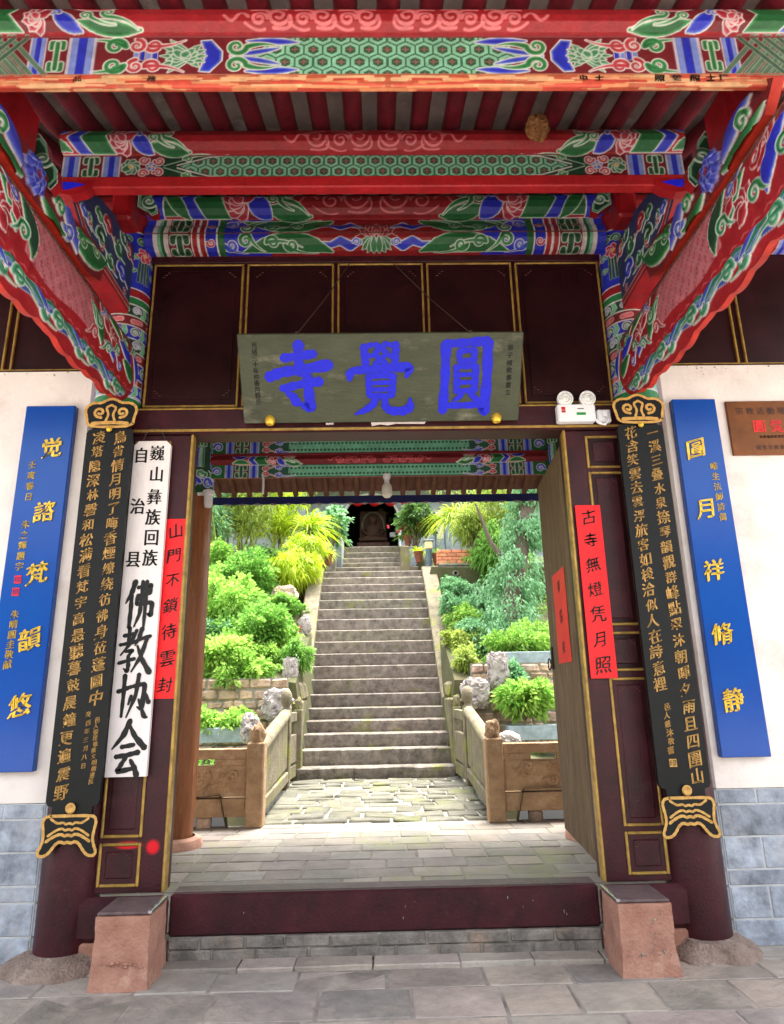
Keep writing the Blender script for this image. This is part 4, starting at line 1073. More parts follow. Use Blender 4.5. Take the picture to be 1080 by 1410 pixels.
# ---- door stones
for s, lab in ((-1, 'reddish squared stone block with steel-edged dark top at the left end of the threshold'), (1, 'reddish squared stone block with chipped white patches at the right end of the threshold')):
    t = thing('door_stone', lab, 'stone block', (s * 1.4, -.19, 0), 'stone blocks beside the threshold')
    a, b = sorted((s * 1.255, s * 1.545))
    x = np.linspace(a, b, 15); y = np.linspace(-.36, -.08, 13); z = np.linspace(0, .345, 18)
    def shell(P):
        P = np.asarray(P, float); c0 = np.array([(a + b) / 2, -.22, .17])
        d = np.array([mnoise.noise(Vector(p * 9)) * .009 + mnoise.noise(Vector(p * 30)) * .004 for p in P])
        fl = (np.clip((.11 - P[:, 2]) / .11, 0, 1)) * .018
        n_ = P - c0; n_[:, 2] = 0; n_ /= np.linalg.norm(n_, axis=1)[:, None] + 1e-9
        q = P + n_ * (d + fl)[:, None]; return q
    mb = MB()
    for f_ in (lambda u, v: (u, np.full_like(u, -.36), v), lambda u, v: (u, np.full_like(u, -.08), v)):
        U, V = np.meshgrid(x, z); X_, Y_, Z_ = f_(U, V); P = shell(np.stack([X_, Y_, Z_], -1).reshape(-1, 3)); nu = len(x); q = (np.arange(len(z) - 1)[:, None] * nu + np.arange(nu - 1)[None]).ravel(); mb.add(P, np.stack([q, q + 1, q + nu + 1, q + nu], 1), 'red_sandstone', None, True)
    for xx in (a, b):
        U, V = np.meshgrid(y, z); P = shell(np.stack([np.full_like(U, xx), U, V], -1).reshape(-1, 3)); nu = len(y); q = (np.arange(len(z) - 1)[:, None] * nu + np.arange(nu - 1)[None]).ravel(); mb.add(P, np.stack([q, q + 1, q + nu + 1, q + nu], 1), 'red_sandstone', None, True)
    U, V = np.meshgrid(x, y); P = shell(np.stack([U, V, np.full_like(U, .345)], -1).reshape(-1, 3)); nu = len(x); q = (np.arange(len(y) - 1)[:, None] * nu + np.arange(nu - 1)[None]).ravel(); mb.add(P, np.stack([q, q + 1, q + nu + 1, q + nu], 1), 'red_sandstone', None, True)
    if s > 0:
        for k in range(26):
            xx, zz = (rng.uniform(1.27, 1.52), rng.uniform(.095, .125)) if k < 15 else (1.44 + rng.uniform(-.02, .05) + (.33 - zz if False else 0), rng.uniform(.14, .33))
            w_ = rng.uniform(.003, .010); mb.obox((xx, -.370, zz), EX, EY, EZ, w_, .012, w_ * rng.uniform(.5, 1.2), 'hall_paver', .003, jit=.003)
    else:
        for k in range(18):
            xx, zz = rng.uniform(-1.53, -1.28), rng.uniform(.10, .125); w_ = rng.uniform(.008, .022); mb.obox((xx, -.373, zz), EX, EY, EZ, w_, .012, w_ * .6, 'red_sandstone', .003, jit=.003)
    mb.build('stone_body', t)
    mb = MB(); mb.box(a + .002, b - .002, -.355, -.002 - .075, .347, .364, 'stone_top_slab', .006); mb.build('top_slab', t)
    mb = MB(); c_, d_ = sorted((s * 1.250, s * 1.272)); mb.box(c_, d_, -.358, -.08, .352, .3715, 'steel_strip', .004); mb.build('edge_strip', t)

# ---- name plaque over the door, leaning forward on its wire
PV = np.array([0, -.35, .49]); PH = np.linalg.norm(PV); PV /= PH; PN = np.cross(EX, PV)
PO = np.array([.02, -.075, 3.285])
t = thing('name_plaque', 'olive green plaque with three big blue characters tilted forward over the doorway', 'plaque', PO)
mb = MB(); W = .955
mb.obox(PO + np.array([-W, 0, 0]) - PN * .04, EX, PV, PN, 2 * W, PH, .04, 'plaque_green', .006); board = mb.build('board', t)
SI = [([(.24, .80), (.50, .83), (.74, .86)], [.055, .05, .06]), ([(.50, 1.0), (.49, .8), (.50, .58)], [.07, .06, .06]), ([(.0, .53), (.2, .60), (.5, .63), (.98, .70)], [.07, .065, .06, .075]),
      ([(.20, .36), (.5, .42), (.82, .46)], [.05, .05, .06]), ([(.62, .54), (.63, .3), (.64, .06), (.46, .14)], [.07, .065, .075, .02]), ([(.27, .30), (.37, .24), (.43, .14)], [.03, .055, .065])]
JUE = [([(.25, .95), (.26, .82), (.28, .66)], .05), ([(.25, .94), (.38, .97)], .035), ([(.27, .81), (.38, .82)], .03), ([(.74, .98), (.73, .82), (.72, .67)], .05), ([(.62, .97), (.74, .96)], .035), ([(.62, .82), (.73, .81)], .03),
       ([(.42, .98), (.60, .86)], .035), ([(.59, .99), (.41, .85)], .035), ([(.42, .83), (.60, .70)], .035), ([(.59, .84), (.41, .70)], .035),
       ([(.06, .62), (.03, .56), (.02, .48)], [.04, .06, .03]), ([(.06, .61), (.5, .64), (.96, .66), (.90, .52)], [.05, .05, .065, .03]),
       ([(.32, .54), (.32, .4), (.33, .24)], .045), ([(.32, .53), (.5, .54), (.69, .54)], .04), ([(.69, .54), (.68, .4), (.67, .25)], .05), ([(.33, .43), (.66, .44)], .03), ([(.33, .34), (.66, .34)], .03), ([(.33, .25), (.66, .25)], .035),
       ([(.43, .24), (.38, .12), (.26, .04), (.10, -.02)], [.05, .05, .045, .015]), ([(.56, .24), (.57, .08), (.66, .02), (.86, .02), (.96, .07), (.96, .2)], [.045, .05, .055, .06, .06, .02])]
YUAN = [([(.09, .97), (.09, .5), (.05, .02)], [.07, .06, .07]), ([(.09, .96), (.5, .98), (.92, 1.0)], [.06, .055, .07]), ([(.92, .99), (.93, .5), (.90, .0), (.78, .07)], [.075, .065, .08, .02]), ([(.09, .10), (.5, .10), (.9, .11)], .045),
        ([(.36, .87), (.37, .73)], .04), ([(.36, .87), (.66, .88)], .04), ([(.66, .88), (.65, .73)], .045), ([(.37, .73), (.65, .74)], .035), ([(.31, .65), (.32, .48), (.32, .30)], .045), ([(.31, .65), (.70, .66)], .04), ([(.70, .66), (.69, .48), (.68, .31)], .05),
        ([(.33, .54), (.68, .54)], .032), ([(.33, .43), (.68, .43)], .032), ([(.33, .31), (.68, .32)], .035), ([(.44, .29), (.38, .22), (.25, .17)], [.04, .04, .015]), ([(.57, .29), (.66, .23), (.77, .16)], [.03, .045, .05])]
for strokes, u, w_, h_, th in ((SI, -.55, .42, .46, 1.2), (JUE, -.005, .44, .47, 1.12), (YUAN, .575, .34, .48, 1.18)):
    mb = MB(); brush(mb, strokes, PO, EX, PV, PN, u, .305, w_, h_, 'ultramarine', .003, th); mb.build('character', t)
mb = MB()
for k, ch in enumerate('光緒三十年仲春月穀旦'): write(mb, ch, PO, EX, PV, PN, -.845, .53 - k * .042, .042, 'ink', 0, 0, .05, 0, 1, .03)
for k, ch in enumerate('弟子楊敬書重立'): write(mb, ch, PO, EX, PV, PN, .87, .50 - k * .05, .042, 'ink', 0, 0, .05, 0, 1, .03)
mb.build('inscription', board)
for u in (-.775, .80):
    mb = MB(); P_ = PO + EX * np.array(u) + PN * .012
    prof = [(.004, .085), (.010, .075), (.009, .062), (.020, .045), (.034, .018), (.036, -.005), (.026, -.026), (.006, -.036)]
    mb.lathe(P_ + np.array([0, 0, .02]), prof, 'gold_leaf', 16); mb.build('gourd_knob', t)
mb = MB()
top = PO + PV * PH
for u, tx in ((-.56, -.21), (.60, .13)):
    p0 = top + EX * np.array(u) + np.array([0, .012, 0]); p1 = np.array([tx, .012, 4.62])
    mb.tube([p0, p0 * .5 + p1 * .5 + np.array([0, 0, -.02]), p1], .004, 'wire', 6)
    mb.lathe(p0 + np.array([0, 0, -.005]), [(.012, 0), (.012, .02), (.0, .022)], 'wire', 10)
mb.build('hanging_wire', t)
mb = MB()
poly = [(-.01, .0), (.05, .012), (.10, .004), (.16, .015), (.36, .012), (.372, .03), (.365, .062), (.30, .055), (.24, .06), (.13, .045), (.06, .05), (.03, .058), (-.02, .05)]
mb.prism([(x, y) for x, y in poly], (-.04, -.0335, 3.265 + .01), EX, EZ, EY, .002, 'white_board')
mb.prism([(x * .14 - .33, y * .35) for x, y in poly], (-.04, -.0335, 3.285), EX, EZ, EY, .002, 'white_board')
tag(mb.build('paper_scrap'), 'torn strip of white paper stuck to the lintel under the plaque', 'paper')

# ---- black couplet boards on the columns
RUYI = [(-.155, -.02), (-.16, .03), (-.175, .07), (-.165, .11), (-.12, .135), (-.07, .128), (-.04, .15), (.0, .165), (.04, .15), (.07, .128), (.12, .135), (.165, .11), (.175, .07), (.16, .03), (.155, -.02), (.12, -.045), (-.12, -.045)]
FOOT = [(q * .84, w * .84) for q, w in [(-.13, .10), (-.17, .095), (-.185, .06), (-.175, .02), (-.165, -.05), (-.185, -.10), (-.20, -.13), (-.185, -.155), (-.14, -.15), (-.11, -.12), (-.08, -.075), (-.05, -.06), (-.02, -.075), (0, -.062), (.02, -.075), (.05, -.06), (.08, -.075), (.11, -.12), (.14, -.15), (.185, -.155), (.20, -.13), (.185, -.10), (.165, -.05), (.175, .02), (.185, .06), (.17, .095), (.13, .10)]]
for s, lab, cols, small in ((-1, 'black board of gold calligraphy with gilt scroll ends on the left column', ['鳥省情月明了晦香煙缭绕彷彿身莅蓬圖中', '凌塔隐深林磬和松满看梵宇高悬聽暮鼓晨鐘更遍震野'], ['邑人張昆敬撰文明朝遺民', '癸酉年三月八日']),
                            (1, 'black board of gold calligraphy with gilt scroll ends on the right column', ['一溪三叠水泉捺琴韻觀群峰點翠沐朝暉夕雨且四圍山', '花含笑雲去雲浮旅客如梭洽似人在詩意裡'], ['邑人戴沐敬書'])):
    YB = -.15
    if s < 0: (xl, zt), (xr, _), (xl2, zb), (xr2, _) = pxpt(120, 580, YB), pxpt(185, 590, YB), pxpt(62, 1112, YB), pxpt(136, 1122, YB)
    else: (xl, zt), (xr, _), (xl2, zb), (xr2, _) = pxpt(846, 580, YB), pxpt(905, 575, YB), pxpt(914, 1085, YB), pxpt(985, 1085, YB)
    xc = (xl + xr + xl2 + xr2) / 4; w = .312; z0, z1 = (.86, 3.225) if s < 0 else (.885, 3.215)
    t = thing('couplet_board', lab, 'couplet board', (xc, YB, z0), 'black and gold couplet boards')
    O = np.array([xc, YB, 0])
    h = w / 2
    poly = [(-h + .04, z0 - .05), (h - .04, z0 - .05), (h - .04, z0), (h - .012, z0 + .008), (h, z0 + .03), (h, z1 - .03), (h - .012, z1 - .006), (h - .035, z1), (h - .05, z1 + .04), (-h + .05, z1 + .04), (-h + .035, z1), (-h + .012, z1 - .006), (-h, z1 - .03), (-h, z0 + .03), (-h + .012, z0 + .008), (-h + .04, z0)]
    mb = MB(); mb.prism(poly, O, EX, EZ, EY, .03, 'black_board'); bd = mb.build('board', t)
    mb = MB()
    def colm(txt, cx, za, zb_, size):
        n = len(txt)
        for k, ch in enumerate(txt): write(mb, ch, O, EX, EZ, FRONT, cx + rng.uniform(-.006, .006), za + (zb_ - za) * (k + .5) / n, size * rng.uniform(.9, 1.08), 'gold_paint', -.004, 0, .2, rng.uniform(-.07, .07), .92, .02, .0025, nib=(.045, .03))
    if s < 0:
        colm(cols[0], .075, z1 - .01, 1.42, .09); colm(cols[1], -.072, z1 - .01, z0 + .03, .09)
        colm(small[0], .10, 1.36, .98, .034); colm(small[1], .045, 1.40, 1.06, .034)
    else:
        colm(cols[0], .078, z1 - .01, z0 + .02, .09); colm(cols[1], -.075, z1 - .01, 1.44, .09)
        colm(small[0], -.055, 1.38, 1.08, .045); mb.box(xc - .078, xc - .034, YB - .004, YB - .002, 1.01, 1.055, 'gold_paint'); write(mb, '印', O + np.array([0, -.003, 0]), EX, EZ, FRONT, -.056, 1.032, .04, 'black_board', 0, 0, 0)
    mb.build('lettering', bd)
    # gilt scroll ends
    OT = np.array([xc, YB - .012, z1 + .055]); mb = MB(); mb.prism(RUYI, OT, EX, EZ, EY, .028, 'black_board')
    st = [(RUYI[14:] + RUYI[:15], .0092)]
    for sg in (1, -1):
        st.append(([(sg * (.075 + .045 * (1 - q * .75) * math.cos(a)), .062 + .042 * (1 - q * .75) * math.sin(a)) for q, a in [(k / 9, -1.9 + k * .85) for k in range(10)]], .009))
        st.append(([(sg * .03, .0), (sg * .01, .05), (sg * .04, .095), (0, .115)], .008))
    st.append(([(-.12, -.02), (0, -.012), (.12, -.02)], .012))
    for k, (p_, w_) in enumerate(st): brush(mb, [(np.array(p_) + .5, w_)], OT, EX, EZ, FRONT, 0, 0, 1, 1, 'gold_paint', .002 + k * .0005, soft=16)
    mb.lathe(OT + np.array([0, -.004, -.062]), [(.0, .012), (.016, .008), (.02, 0), (.016, -.004)], 'gold_leaf', 12, axis=(0, -1, 0))
    mb.build('top_scroll', t)
    OB = np.array([xc, YB - .012, z0 - .13]); mb = MB(); mb.prism(FOOT, OB, EX, EZ, EY, .028, 'black_board')
    st = [(FOOT + FOOT[:1], .0082)]
    for k, (dy, sx, ww) in enumerate(((.04, .68, .0065), (.008, .73, .0065), (-.022, .78, .008))):
        st.append(([(-.16 * sx, dy + .03 - .06 * (k > 0)), (-.10 * sx, dy - .0), (-.05 * sx, dy + .012), (-.02, dy - .004), (0, dy + .008), (.02, dy - .004), (.05 * sx, dy + .012), (.10 * sx, dy), (.16 * sx, dy + .03 - .06 * (k > 0))], ww))
    for k, (p_, w_) in enumerate(st): brush(mb, [(np.array(p_) + .5, w_)], OB, EX, EZ, FRONT, 0, 0, 1, 1, 'gold_paint', .002 + k * .0005, soft=16)
    mb.lathe(OB + np.array([0, -.002, .125]), [(.026, -.004), (.03, .006), (.022, .012), (.014, .006), (.0, .004)], 'gold_paint', 14, axis=(0, -1, 0))
    mb.build('foot_scroll', t)

# ---- tall white sign board
YB = -.055; t = thing('sign_board', 'tall white wooden board with black vertical writing hung beside the left column', 'sign', (-1.565, YB, 1.0))
O = np.array([-1.562, YB, 0]); mb = MB()
z0, z1, h = 1.006, 3.172, .125
mb.prism([(-h, z0), (h, z0), (h, z1 - .03), (h - .03, z1), (-h + .03, z1), (-h, z1 - .03)], O, EX, EZ, EY, .03, 'white_board'); bd = mb.build('board', t)
mb = MB(); ofs = lambda px, py: (pxpt(px, py, YB)[0] + 1.562, pxpt(px, py, YB)[1])
for ch, (px, py) in zip('巍山彝族回族自治县', ((217, 624), (216, 653), (213, 684), (211, 712), (209, 740), (207, 768), (195, 627), (190, 697), (184, 770))):
    cx, cz = ofs(px, py); write(mb, ch, O, EX, EZ, FRONT, cx, cz, .118, 'ink', .0 if ch in '彝巍' else .004, 0, 0, 0, .86, .004, nib=(.045, 0), copies=4)
mb.build('lettering', bd)
FO = [([(.30, 1.0), (.2, .75), (.02, .52)], [.07, .06, .02]), ([(.20, .70), (.21, .4), (.19, .0)], [.05, .055, .05]), ([(.40, .86), (.62, .89), (.84, .92), (.82, .72)], [.05, .045, .055, .045]), ([(.42, .69), (.82, .73)], .045), ([(.42, .70), (.38, .50), (.65, .52), (.92, .54), (.89, .25), (.76, .30)], [.05, .05, .045, .055, .06, .02]),
      ([(.55, 1.0), (.55, .6), (.52, .3), (.36, .02)], [.05, .05, .05, .02]), ([(.69, 1.0), (.69, .5), (.68, -.02)], [.05, .05, .035])]
JIAO = [([(.10, .83), (.48, .88)], .05), ([(.28, 1.02), (.28, .66)], .05), ([(.0, .62), (.3, .66), (.56, .70)], [.045, .045, .06]), ([(.52, .96), (.35, .66), (.04, .38)], [.05, .05, .02]), ([(.20, .46), (.44, .50), (.30, .36)], [.04, .05, .035]), ([(.30, .38), (.33, .15), (.30, .0), (.18, .08)], [.045, .055, .05, .02]), ([(.0, .20), (.52, .30)], .045),
        ([(.70, 1.0), (.62, .8), (.50, .60)], [.06, .055, .02]), ([(.62, .74), (1.0, .82)], .05), ([(.88, .76), (.72, .35), (.44, .0)], [.055, .055, .02]), ([(.58, .60), (.75, .3), (1.04, -.02)], [.03, .055, .075])]
XIE = [([(.0, .60), (.2, .64), (.38, .70)], .055), ([(.20, .98), (.2, .5), (.18, .02)], [.06, .055, .04]), ([(.40, .70), (.62, .74), (.88, .78), (.82, .2), (.66, .24)], [.05, .05, .06, .07, .02]), ([(.66, 1.0), (.60, .5), (.34, .0)], [.06, .055, .02]), ([(.46, .50), (.38, .30)], [.05, .03]), ([(.90, .56), (1.04, .34)], [.04, .06]), ([(.70, .42), (.92, .02), (1.02, .0)], [.03, .06, .03])]
HUI = [([(.52, 1.02), (.34, .74), (.0, .48)], [.06, .065, .02]), ([(.48, .96), (.70, .72), (1.04, .50)], [.035, .06, .075]), ([(.30, .52), (.70, .56)], .05), ([(.14, .34), (.5, .37), (.86, .42)], [.055, .05, .06]), ([(.50, .36), (.36, .22), (.22, .06), (.70, .12)], [.05, .05, .06, .05]), ([(.62, .28), (.76, .14), (.86, -.02)], [.04, .06, .065])]
for strokes, (px, py), hh in ((FO, (193, 832), .30), (JIAO, (186, 895), .27), (XIE, (183, 958), .26), (HUI, (176, 1030), .31)):
    cx, cz = ofs(px, py); mb = MB(); brush(mb, strokes, O, EX, EZ, FRONT, cx, cz, .19, hh, 'ink', .002, 1.08); mb.build('character', bd)
mb = MB(); mb.tube([np.array([-1.562 + .075 * math.cos(a), YB + .02, 3.165 + .11 * math.sin(a)]) for a in np.linspace(0, math.pi, 12)], .0035, 'wire', 6); mb.build('hanging_wire', t)

# ---- tall blue boards on the white walls
BIG = {-1: ('觉諮梵韻悠', ((72, 617), (62, 705), (52, 790), (42, 880), (28, 972))), 1: ('圓月祥脩静', ((958, 618), (972, 700), (982, 785), (994, 872), (1009, 963)))}
SML = {-1: [('壬寅春日', (45, 640), (40, 684)), ('朱之輝題字', (36, 722), (27, 780)), ('朱晴圓圭敬献', (21, 846), (11, 915))], 1: [('唯生法師詩偈', (983, 642), (995, 712))]}
for s, lab in ((-1, 'glossy blue board with raised gold characters on the left white wall'), (1, 'glossy blue board with raised gold characters on the right white wall')):
    YB = -.055; xa, xb = (-2.462, -2.122) if s < 0 else (2.085, 2.395)
    z0, z1 = 1.045, 3.445
    t = thing('blue_couplet', lab, 'couplet board', ((xa + xb) / 2, YB, z0), 'blue and gold couplet boards')
    mb = MB(); mb.box(xa, xb, YB, -.004, z0, z1, 'glossy_blue', .004); bd = mb.build('board', t)
    O = np.array([0, YB, 0])
    for ch, (px, py) in zip(*BIG[s]):
        mb = MB(); x, z = pxpt(px, py, YB); write(mb, ch, O, EX, EZ, FRONT, x, z, .15, 'gold_leaf', -.010, .03, .2, rng.uniform(-.05, .05), .95, .025, .001, nib=(.06, .042), copies=5); mb.build('character', bd)
    mb = MB()
    for txt, a, b in SML[s]:
        for k, ch in enumerate(txt):
            q = k / (len(txt) - 1); x, z = pxpt(a[0] + (b[0] - a[0]) * q, a[1] + (b[1] - a[1]) * q, YB); write(mb, ch, O, EX, EZ, FRONT, x, z, .058, 'gold_leaf', -.006, .03, .12, rng.uniform(-.08, .08), .95, .015, .001, nib=(.03, .02), copies=3)
    if s < 0:
        for px, py in ((25, 798), (22, 815)):
            x, z = pxpt(px, py, YB); mb.box(x - .022, x + .022, YB - .004, YB - .001, z - .026, z + .026, 'plate_red'); write(mb, '印', O + np.array([0, -.003, 0]), EX, EZ, FRONT, x, z, .04, 'glossy_blue', 0, 0, 0)
    mb.build('inscription', bd)

# ---- red paper couplets
def paper(lab, O, U, V, N, w, h, txt, size, name='red_couplet', m_txt='ink', zs=None):
    t = thing(name, lab, 'paper couplet', O, 'red paper couplets on the door')
    mb = MB(); n = 12
    xs, ys = np.linspace(-w / 2, w / 2, 4), np.linspace(0, h, n)
    X_, Y_ = np.meshgrid(xs, ys); Zz = .002 + .0025 * np.abs(np.sin(Y_ * 7 + X_ * 12))
    P = np.asarray(O, float) + X_[..., None] * np.asarray(U, float) + Y_[..., None] * np.asarray(V, float) + Zz[..., None] * np.asarray(N, float)
    q = (np.arange(n - 1)[:, None] * 4 + np.arange(3)[None]).ravel(); Q = np.stack([q, q + 1, q + 5, q + 4], 1)
    mb.add(P.reshape(-1, 3), Q, 'red_paper', None, True); s_ = mb.build('paper_strip', t)
    mb = MB()
    for k, ch in enumerate(txt): write(mb, ch, O, U, V, N, 0, h - (k + .5) * h / len(txt) if zs is None else zs[k], size * rng.uniform(.92, 1.06), m_txt, -.010, 0, .16, rng.uniform(-.05, .05), .95, .03, .0062, nib=(.055, .036))
    mb.build('writing', s_)
paper('red paper couplet strip on the left door post, partly behind the white board', (-1.376, -.002, 1.457), EX, EZ, FRONT, .137, 1.17, '山門不鎖待雲封', .105)
paper('red paper couplet strip on the right door post, longest in full view', (1.418, -.018, 1.532), EX, EZ, FRONT, .172, 1.148, '古寺無燈凭月照', .112)
def on_leaf(px, py):
    d = ROT @ np.array([px - 540.0, py - 705.0, FPX]); p = CAM + d * (((LEAF_O - CAM) @ LEAF_N) / (d @ LEAF_N)); return (p - LEAF_O) @ LEAF_U, p[2]
ua, zb_ = on_leaf(771, 914); ub, _ = on_leaf(789, 916); _, zt_ = on_leaf(776, 780)
uc = (ua + ub) / 2
paper('torn red paper strip on the open wooden door leaf', LEAF_O + LEAF_U * uc + np.array([0, 0, zb_]) + LEAF_N * .001, -LEAF_U, EZ, LEAF_N, abs(ub - ua), zt_ - zb_, '有客來', .11)

# ---- bronze plate on the right wall
t = thing('wall_plate', 'small bronze plate with red characters on the right white wall', 'plaque', (2.83, -.012, 3.02))
mb = MB(); mb.box(2.485, 3.18, -.022, -.002, 3.03, 3.44, 'bronze_plate', .004); pl = mb.build('plate', t)
mb = MB(); O = np.array([0, -.022, 0])
for k, ch in enumerate('宗教活動場所'): write(mb, ch, O, EX, EZ, FRONT, 2.575 + k * .075, 3.362, .058, 'plate_ink', .005, 0, 0, 0, 1, 0, nib=None)
for k, ch in enumerate('圓覺寺'): write(mb, ch, O, EX, EZ, FRONT, 2.70 + k * .125, 3.245, .10, 'plate_red', .012, 0, 0, 0, 1, 0, nib=None)
for k, ch in enumerate('云南省民族宗教事務委員會'): write(mb, ch, O, EX, EZ, FRONT, 2.70 + k * .026, 3.165, .022, 'plate_ink', .02, 0, 0, 0, 1, 0)
for k, ch in enumerate('国家宗教事务局監制'): write(mb, ch, O, EX, EZ, FRONT, 2.67 + k * .042, 3.085, .036, 'plate_ink', .0, 0, 0, 0, 1, 0, nib=None)
mb.build('lettering', pl)

# ---- emergency light and its adapter on the lintel
t = thing('emergency_light', 'white twin-headed emergency lamp box above the right door post', 'emergency light', (1.365, -.06, 3.27))
mb = MB(); mb.box(1.245, 1.512, -.115, -.045, 3.262, 3.392, 'white_plastic', .01); bx = mb.build('housing', t)
mb = MB(); mb.box(1.375, 1.44, -.1175, -.1155, 3.305, 3.325, 'green_sticker', .004); mb.box(1.272, 1.300, -.1165, -.1155, 3.345, 3.368, 'plate_red'); mb.box(1.272, 1.300, -.1165, -.1155, 3.325, 3.342, 'orange_red_paint'); mb.box(1.385, 1.43, -.1165, -.1155, 3.350, 3.356, 'wire'); mb.build('label', bx)
for x in (1.308, 1.465):
    mb = MB(); c_ = np.array([x, -.075, 3.435])
    mb.lathe(c_, [(.0, -.03), (.035, -.028), (.052, .0), (.056, .03), (.056, .038), (.050, .040)], 'white_plastic', 28, axis=(0, -1, -.05))
    hd = mb.build('lamp_head', t)
    mb = MB(); mb.lathe(c_, [(.050, .0385), (.044, .035), (.030, .043), (.026, .036), (.012, .045), (.0, .046)], 'lamp_lens', 28, axis=(0, -1, -.05)); mb.build('lens', hd)
t = thing('power_adapter', 'small white plug box with a loop of white cable beside the emergency lamp', 'plug', (1.585, -.05, 3.27))
mb = MB(); mb.box(1.530, 1.628, -.085, -.045, 3.265, 3.36, 'white_plastic', .008); mb.build('socket_box', t)
mb = MB(); mb.box(1.562, 1.598, -.110, -.086, 3.30, 3.345, 'white_plastic', .006); mb.build('plug_body', t)
mb = MB(); mb.tube([(1.505, -.09, 3.30), (1.53, -.10, 3.262), (1.555, -.105, 3.238), (1.585, -.108, 3.25), (1.583, -.105, 3.30)], .005, 'white_plastic', 8)
mb.tube([(1.505, -.085, 3.285), (1.535, -.10, 3.245), (1.57, -.11, 3.232), (1.6, -.108, 3.27), (1.59, -.105, 3.305)], .005, 'white_plastic', 8); mb.build('cable', t)

# ---- dry nest under the rafters, hanging bulb and cable in the rear eaves
def blob(name, c, r, m, amp=.25, fr=3.0, sub=3, squash=(1, 1, 1), seed=0, parent=None, boxy=1.0):
    bm = bmesh.new(); bmesh.ops.create_icosphere(bm, subdivisions=sub, radius=1)
    V_ = np.array([v.co for v in bm.verts]); F_ = [tuple(v.index for v in f.verts) for f in bm.faces]; bm.free()
    V_ = np.sign(V_) * np.abs(V_) ** boxy
    d = np.array([1 + amp * mnoise.noise(Vector(v * fr * .5 + seed)) + amp * .5 * mnoise.noise(Vector(v * fr * 1.7 + seed)) + amp * .3 * mnoise.noise(Vector(v * fr * 4 + seed)) + amp * .2 * mnoise.noise(Vector(v * fr * 9 + seed)) for v in V_])
    mb = MB(); mb.add(V_ * d[:, None] * r * np.asarray(squash) + np.asarray(c, float), F_, m, None, True)
    return mb.build(name, parent)
n_ = at(742, 176, -1.3)
tag(blob('wasp_nest', n_, .062, 'dry_nest', .4, 3, 4, (1, 1, 1.1)), 'lumpy dry brown nest stuck under the porch rafters', 'nest')
t = thing('hanging_bulb', 'white frosted bulb hanging from the rear eave beam', 'bulb', (.075, 2.3, 3.43))
mb = MB(); mb.lathe((.075, 2.3, 0), [(.0, 3.43), (.03, 3.435), (.052, 3.46), (.054, 3.52), (.05, 3.56), (.03, 3.59)], 'frosted_bulb', 24); mb.build('glass', t)
mb = MB(); mb.lathe((.075, 2.3, 0), [(.028, 3.588), (.026, 3.63), (.04, 3.65), (.042, 3.69)], 'white_plastic', 20); mb.build('socket', t)
p = at(361, 678, 2.34); mb = MB(); mb.tube([(p[0], 2.34, 3.72), (p[0] + .012, 2.33, 3.66), (p[0] + .012, 2.33, 3.50)], .012, 'white_plastic', 8)
tag(mb.build('conduit_end'), 'loose pale conduit end dangling from the left side of the rear eave beam', 'conduit')
p = at(287, 690, 2.2); mb = MB(); mb.lathe((p[0], 2.2, 0), [(.0, 3.32), (.035, 3.325), (.045, 3.36), (.045, 3.45), (.062, 3.455), (.06, 3.50), (.02, 3.52)], 'white_plastic', 18); mb.box(p[0] - .12, p[0], 2.2, 2.23, 3.46, 3.49, 'white_plastic', .004)
tag(mb.build('wall_lamp'), 'small white lamp fitting on the rear left column just below its painted head', 'lamp')
# ================================================================== bridge, stairs, garden
# ---- added wooded ridge, unseen behind the camera: blocks low sky, darkens board reflections
mb = MB(); xs = np.linspace(-90, 90, 61); ys = np.linspace(-24, -80, 24)
P = np.array([(x, y, -1 + 15 * (1 - math.exp(-(-24 - y) / 11)) + 1.6 * mnoise.noise(Vector((x * .12, y * .12, 2))) + .9 * mnoise.noise(Vector((x * .5, y * .5, 5)))) for y in ys for x in xs])
q = (np.arange(23)[:, None] * 61 + np.arange(60)[None]).ravel(); mb.add(P, np.stack([q, q + 1, q + 62, q + 61], 1), 'sky_block_green', None, True)
tag(mb.build('sky_block_ridge'), kind='structure')

# ---- stone balustrades
def post(t, x, y, z0, z1, w, head, m):
    mb = MB(); mb.obox((x - w / 2, y - w / 2, z0), EX, EY, EZ, w, w, z1 - z0, m, .015, jit=.004)
    p_ = mb.build('post', t)
    mb = MB()
    if head == 'bud':
        mb.lathe((x, y, z1), [(w * .5, 0), (w * .36, .03), (w * .34, .05), (w * .52, .10), (w * .60, .17), (w * .52, .24), (w * .3, .29), (0, .31)], m, 20)
        mb.build('finial', p_)
    else:
        bm = bmesh.new(); bmesh.ops.create_icosphere(bm, subdivisions=3, radius=1); V_ = np.array([v.co for v in bm.verts]); F_ = [tuple(v.index for v in f.verts) for f in bm.faces]; bm.free()
        d = np.array([1 + .35 * mnoise.noise(Vector(v * 1.6 + x)) + .2 * mnoise.noise(Vector(v * 4 + x)) for v in V_])
        mb.add(V_ * d[:, None] * [w * .42, w * .42, .11] + [x, y, z1 + .075], F_, 'carved_stone' if m == 'carved_stone' else 'mossy_stone', None, True); mb.build('finial', p_)
def relief(c, seed):
    r2 = np.random.default_rng(seed)
    u0, u1, v0, v1 = c.u[0], c.u[-1], c.v[0], c.v[-1]
    for k in range(9):
        x, y = r2.uniform(u0 + .06, u1 - .06), r2.uniform(v0 + .04, v1 - .04)
        curl(c, x, y, r2.uniform(.03, .06), r2.uniform(0, 6), cw=r2.choice([-1, 1]), fill=c.col[0, 0], hi=None, edge=None, fat=.34, tail=(x - r2.uniform(.06, .16), y + r2.uniform(-.06, .06)), height=.035)
